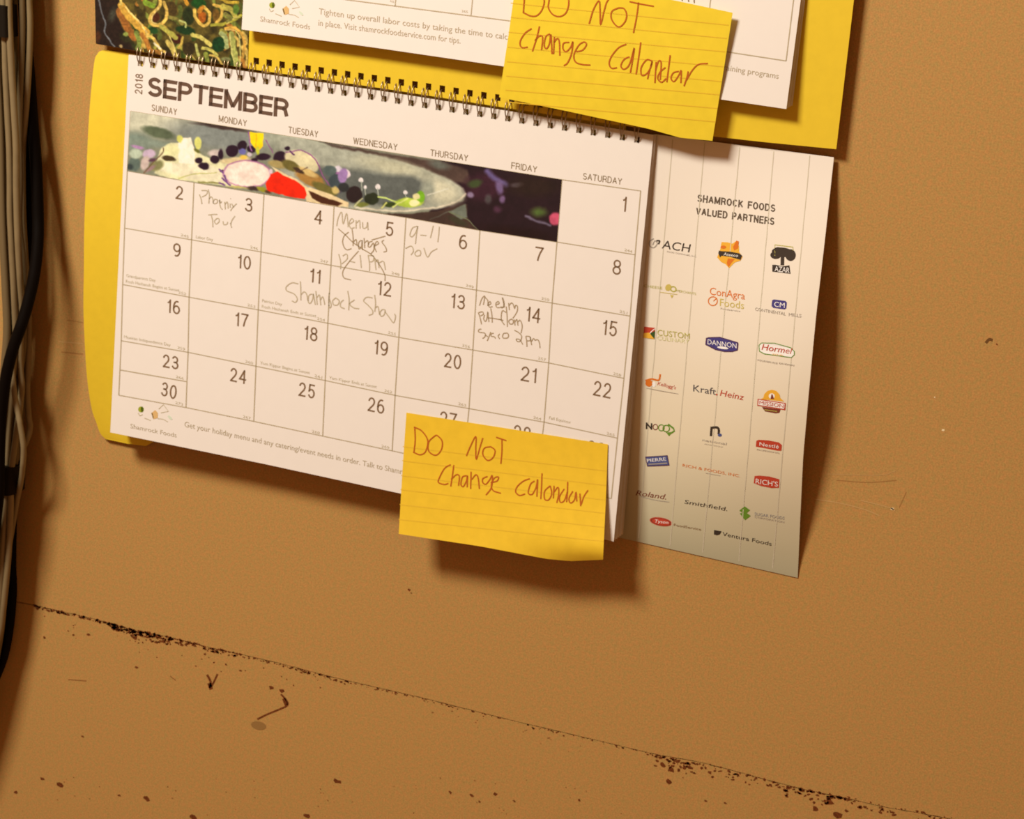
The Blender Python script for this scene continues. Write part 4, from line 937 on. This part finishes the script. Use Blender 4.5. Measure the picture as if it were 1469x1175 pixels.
lower_strokes = [[(155,145),(158,230),(150,305)],[(150,145),(200,170),(238,230),(225,300),(190,322),(145,305)],[(285,200),(245,240),(245,300),(290,325),(325,290),(330,235),(300,200),(285,200)],[(485,330),(510,270),(545,205),(545,280),(548,352),(570,280),(590,215)],
 [(640,270),(600,280),(590,320),(620,358),(655,340),(668,295),(640,270)],[(675,210),(740,232)],[(712,225),(712,300),(705,380)],[(385,385),(345,410),(310,475),(308,500),(345,512),(370,505)],[(405,388),(395,460),(385,525)],[(388,480),(420,450),(440,460),(435,520)],
 [(485,455),(460,465),(450,510),(465,525),(485,490),(492,455),(490,530)],[(515,430),(512,540)],[(520,480),(545,450),(560,470),(568,540)],[(620,460),(590,475),(590,500),(610,510),(635,480),(650,455),(645,530),(610,580)],[(640,500),(680,490),(690,465),(665,470),(645,510),(655,550),(705,568)],
 [(890,475),(850,490),(810,525),(800,560),(825,582),(860,572)],[(920,490),(895,510),(880,565),(905,575),(930,530),(940,480),(935,590)],[(968,440),(965,520),(960,605)],[(1020,520),(985,555),(985,605),(1010,610),(1030,570),(1020,520)],
 [(1045,520),(1040,600)],[(1045,560),(1070,530),(1075,570),(1062,630)],[(1110,540),(1080,590),(1085,625),(1110,615),(1130,560)],[(1132,495),(1130,560),(1125,625)],[(1165,555),(1140,600),(1150,630),(1175,610),(1185,560),(1190,620)],[(1210,570),(1215,650)],[(1218,640),(1235,590),(1262,548)]]
make_note('golden ruled sticky note with curled corner on the lower right of the September page', (583, 592), (872, 637.5), [(583, 592), (577, 680), (572, 766)], [(872, 637.5), (869, 720), (865, 803)], d_note_low, note_m2, LL, lower_strokes, (560, 580), 1.8)
make_note('bright yellow ruled sticky note on the upper calendar, its top edge cut by the picture', (743, -47), (1051, 18.3), [(743, -47), (729.5, 50), (716, 139.5)], [(1051, 18.3), (1037, 108), (1022, 202)], d_note_up, note_m, UL, upper_strokes, (730, 0), 2.0)

# ------------------------------------------------------------------ cables at the left
cab = mat('beige_cable_sheath', seen=(134, 108, 70), rough=0.5, spec=0.35, mottle=0.05, scale=150)
cab2 = mat('grey_beige_cable_sheath', seen=(112, 88, 54), rough=0.5, spec=0.35)
blk = mat('black_cable_sheath', direct=(0.0035, 0.002, 0.0012), rough=0.65, spec=0.06)
tie_m = mat('black_tie', direct=(0.009, 0.006, 0.003), rough=0.7, spec=0.12)
bun = thing('cable_bundle', 'bundle of beige cables held by black wraps, running down the left edge of the wall', 'cable', tuple(P(10, 1000, 0.0)))
def cable(name, pts, r_px, m, parent, n=60):
    a = np.array([(p[0], p[1]) for p in pts], float); dd = np.array([p[2] for p in pts], float)
    sp = smoothpoly(np.c_[a, dd * 1e4][:, :2], 8); ts = np.linspace(0, 1, len(sp)); dz = np.interp(ts, np.linspace(0, 1, len(dd)), dd)
    q_ = np.array([P(x_, y_, d_) for (x_, y_), d_ in zip(sp, dz)])
    r_ = r_px / 2330.0
    v, f = tube(q_, r_, 12)
    return link(name, v, f, m, parent, smooth=True)
R0 = 4.6
cables = [
 ([(2,-260,.027),(4,-60,.027),(5,20,.028),(7,60,.028),(8,100,.028),(10.5,155,.028),(13.3,210,.028),(14.4,260,.028),(14.6,306,.028),(16.8,355,.028),(20,417,.027),(22,472,.024),(20,520,.022),(13,600,.022),(9,660,.023),(8,690,.024),(7.7,720,.024),(4.4,775,.024),(1,840,.023),(-8,930,.022),(-40,1060,.020),(-90,1200,.018)], R0, cab),
 ([(12,-260,.028),(12,-60,.028),(13,20,.029),(14.4,56,.029),(16.6,100,.029),(20,155,.029),(23,210,.029),(23.4,270,.029),(25.4,340,.029),(28.5,395,.027),(30.5,440,.023),(29,520,.019),(31,560,.019),(24,620,.022),(17,670,.024),(14.5,700,.024),(15.5,720,.024),(13.4,775,.023),(10,820,.023),(4.4,875,.022),(-2,915,.021),(-24,980,.020),(-70,1100,.018),(-120,1200,.018)], R0, cab),
 ([(29,-260,.021),(30,-60,.021),(31.5,0,.021),(32,44,.021),(30.4,100,.021),(28,155,.021),(27.6,200,.021),(28.8,260,.021),(28,320,.021),(33.5,373,.020),(36,412,.019),(34,470,.017),(31,520,.015),(30,560,.0145),(26,620,.017),(21.5,670,.019),(19,700,.019),(10,760,.018),(4,830,.017),(-10,930,.016),(-60,1050,.015)], R0 - .3, cab2),
 ([(38,-260,.018),(40,-60,.018),(41.5,0,.018),(43,33,.018),(42,77,.018),(39.6,122,.018),(35.6,177,.0165),(32.5,221,.0155),(33,300,.015),(37,380,.0135),(41,440,.012),(41,500,.012),(39,560,.013),(41,596,.015),(43,613,.015),(38,632,.0145),(26,655,.014),(14,680,.013),(6,740,.012),(-4,830,.012),(-30,960,.012)], R0 - .2, cab),
 ([(-6,-260,.024),(-4,20,.024),(-2,100,.024),(2,170,.024),(5,260,.024),(9,380,.023),(12,450,.021),(12,520,.018),(6,600,.017),(3,660,.018),(1,700,.019),(-1,760,.019),(-8,850,.018),(-30,960,.017)], R0, cab2),
 ([(18,-260,.017),(20,20,.017),(21,100,.017),(22,200,.017),(24,300,.016),(28,400,.015),(35,480,.0135),(34,560,.010),(24,640,.010),(14,700,.010),(4,800,.010),(-20,920,.010)], R0, cab2),
 ([(8,-260,.022),(8,20,.022),(10,100,.022),(12,200,.022),(14,300,.021),(18,400,.020),(22,460,.018),(20,520,.015),(12,600,.013),(8,700,.014),(4,800,.014),(-10,900,.014),(-40,1010,.013)], R0, cab2),
 ([(17,500,.024),(18,540,.026),(22,573,.028),(28,604,.029),(33.6,640,.028),(33,665,.026),(30.5,688,.022),(24,720,.018),(12,790,.0135),(0,860,.013),(-20,940,.012)], R0 - .5, cab),
]
_filler_path = [(2,-260),(6,20),(8,100),(11,155),(13,210),(14,260),(15,306),(17,355),(20,417),(22,472),(19,520),(12,600),(9,660),(8,700),(6,760),(2,830),(-6,920),(-34,1040),(-80,1180)]
for k_, (dx_, dz_) in enumerate(((2, .0095), (6, .0135), (9, .0105), (1, .0150), (4, .0185), (12, .0165), (-8, .0225), (-11, .0270), (-13, .0145))):  # unseen filler cables, added to fill out the bundle's shadow on the wall
    cables.append(([(x_ + dx_ * (1 if y_ < 560 else .45 if dx_ > 0 else 1), y_, dz_) for x_, y_ in _filler_path], R0, cab2))
for pts, r_, m_ in cables: cable('cable', pts, r_, m_, bun)
def wrap(y0, y1, cx, half, dmid, hd_):
    """flat band wound around the bundle"""
    n = 28; rows = 6; v = []; f = []
    for j in range(rows):
        y_ = y0 + (y1 - y0) * j / (rows - 1)
        c = P(cx[0] + (cx[1] - cx[0]) * j / (rows - 1), y_, dmid + hd_ * 0.8); c[1] = -dmid
        gx = half / 2330.0; gy = hd_
        for i in range(n):
            t_ = 2 * math.pi * i / n
            e = 0.5
            ux = math.copysign(abs(math.cos(t_)) ** e, math.cos(t_)); uy = math.copysign(abs(math.sin(t_)) ** .8, math.sin(t_))
            v.append((c[0] + gx * ux, c[1] + gy * uy, c[2]))
    for j in range(rows - 1):
        for i in range(n): f.append((j * n + i, j * n + (i + 1) % n, (j + 1) * n + (i + 1) % n, (j + 1) * n + i))
    f.append(tuple(range(n))[::-1]); f.append(tuple((rows - 1) * n + i for i in range(n)))
    return link('cable_wrap', v, f, tie_m, bun, smooth=False)
wrap(8, 53, (2.0, 3.5), 9.5, 0.0262, 0.0068)
wrap(669, 709, (7, 5), 14.0, 0.0185, 0.0098)

def black_cable(label, pts, r_):
    o = cable('power_cable', pts, r_, blk, None)
    o['label'] = label; o['category'] = 'cable'
    return o
black_cable('thick black cable bowed out beside the beige bundle and crossing in front of it', [(24,-260,.0115),(32,-60,.0115),(36,40,.0115),(42,110,.0115),(47,180,.0125),(52,240,.015),(54.5,310,.018),(54,350,.022),(49,395,.027),(40,435,.031),(30,468,.0345),(18,502,.036),(8,545,.036),(1,600,.035),(-1,650,.035),(-3,720,.034),(-20,820,.031),(-60,950,.027),(-100,1100,.022)], 8.2)
black_cable('black cable tucked behind the beige bundle, its bow inside the thicker one', [(26,-260,.0038),(34,-60,.0038),(38,60,.0038),(41,150,.0042),(43,230,.0055),(43,300,.007),(41,350,.0072),(36,400,.0068),(31,450,.006),(27,520,.0045),(22,600,.0038),(18,700,.0038),(16,800,.0045),(17,850,.006),(12,905,.008),(2,950,.008),(-20,1000,.008),(-60,1080,.008)], 7.6)

bpy.data.objects.remove(_fo, do_unlink=True)
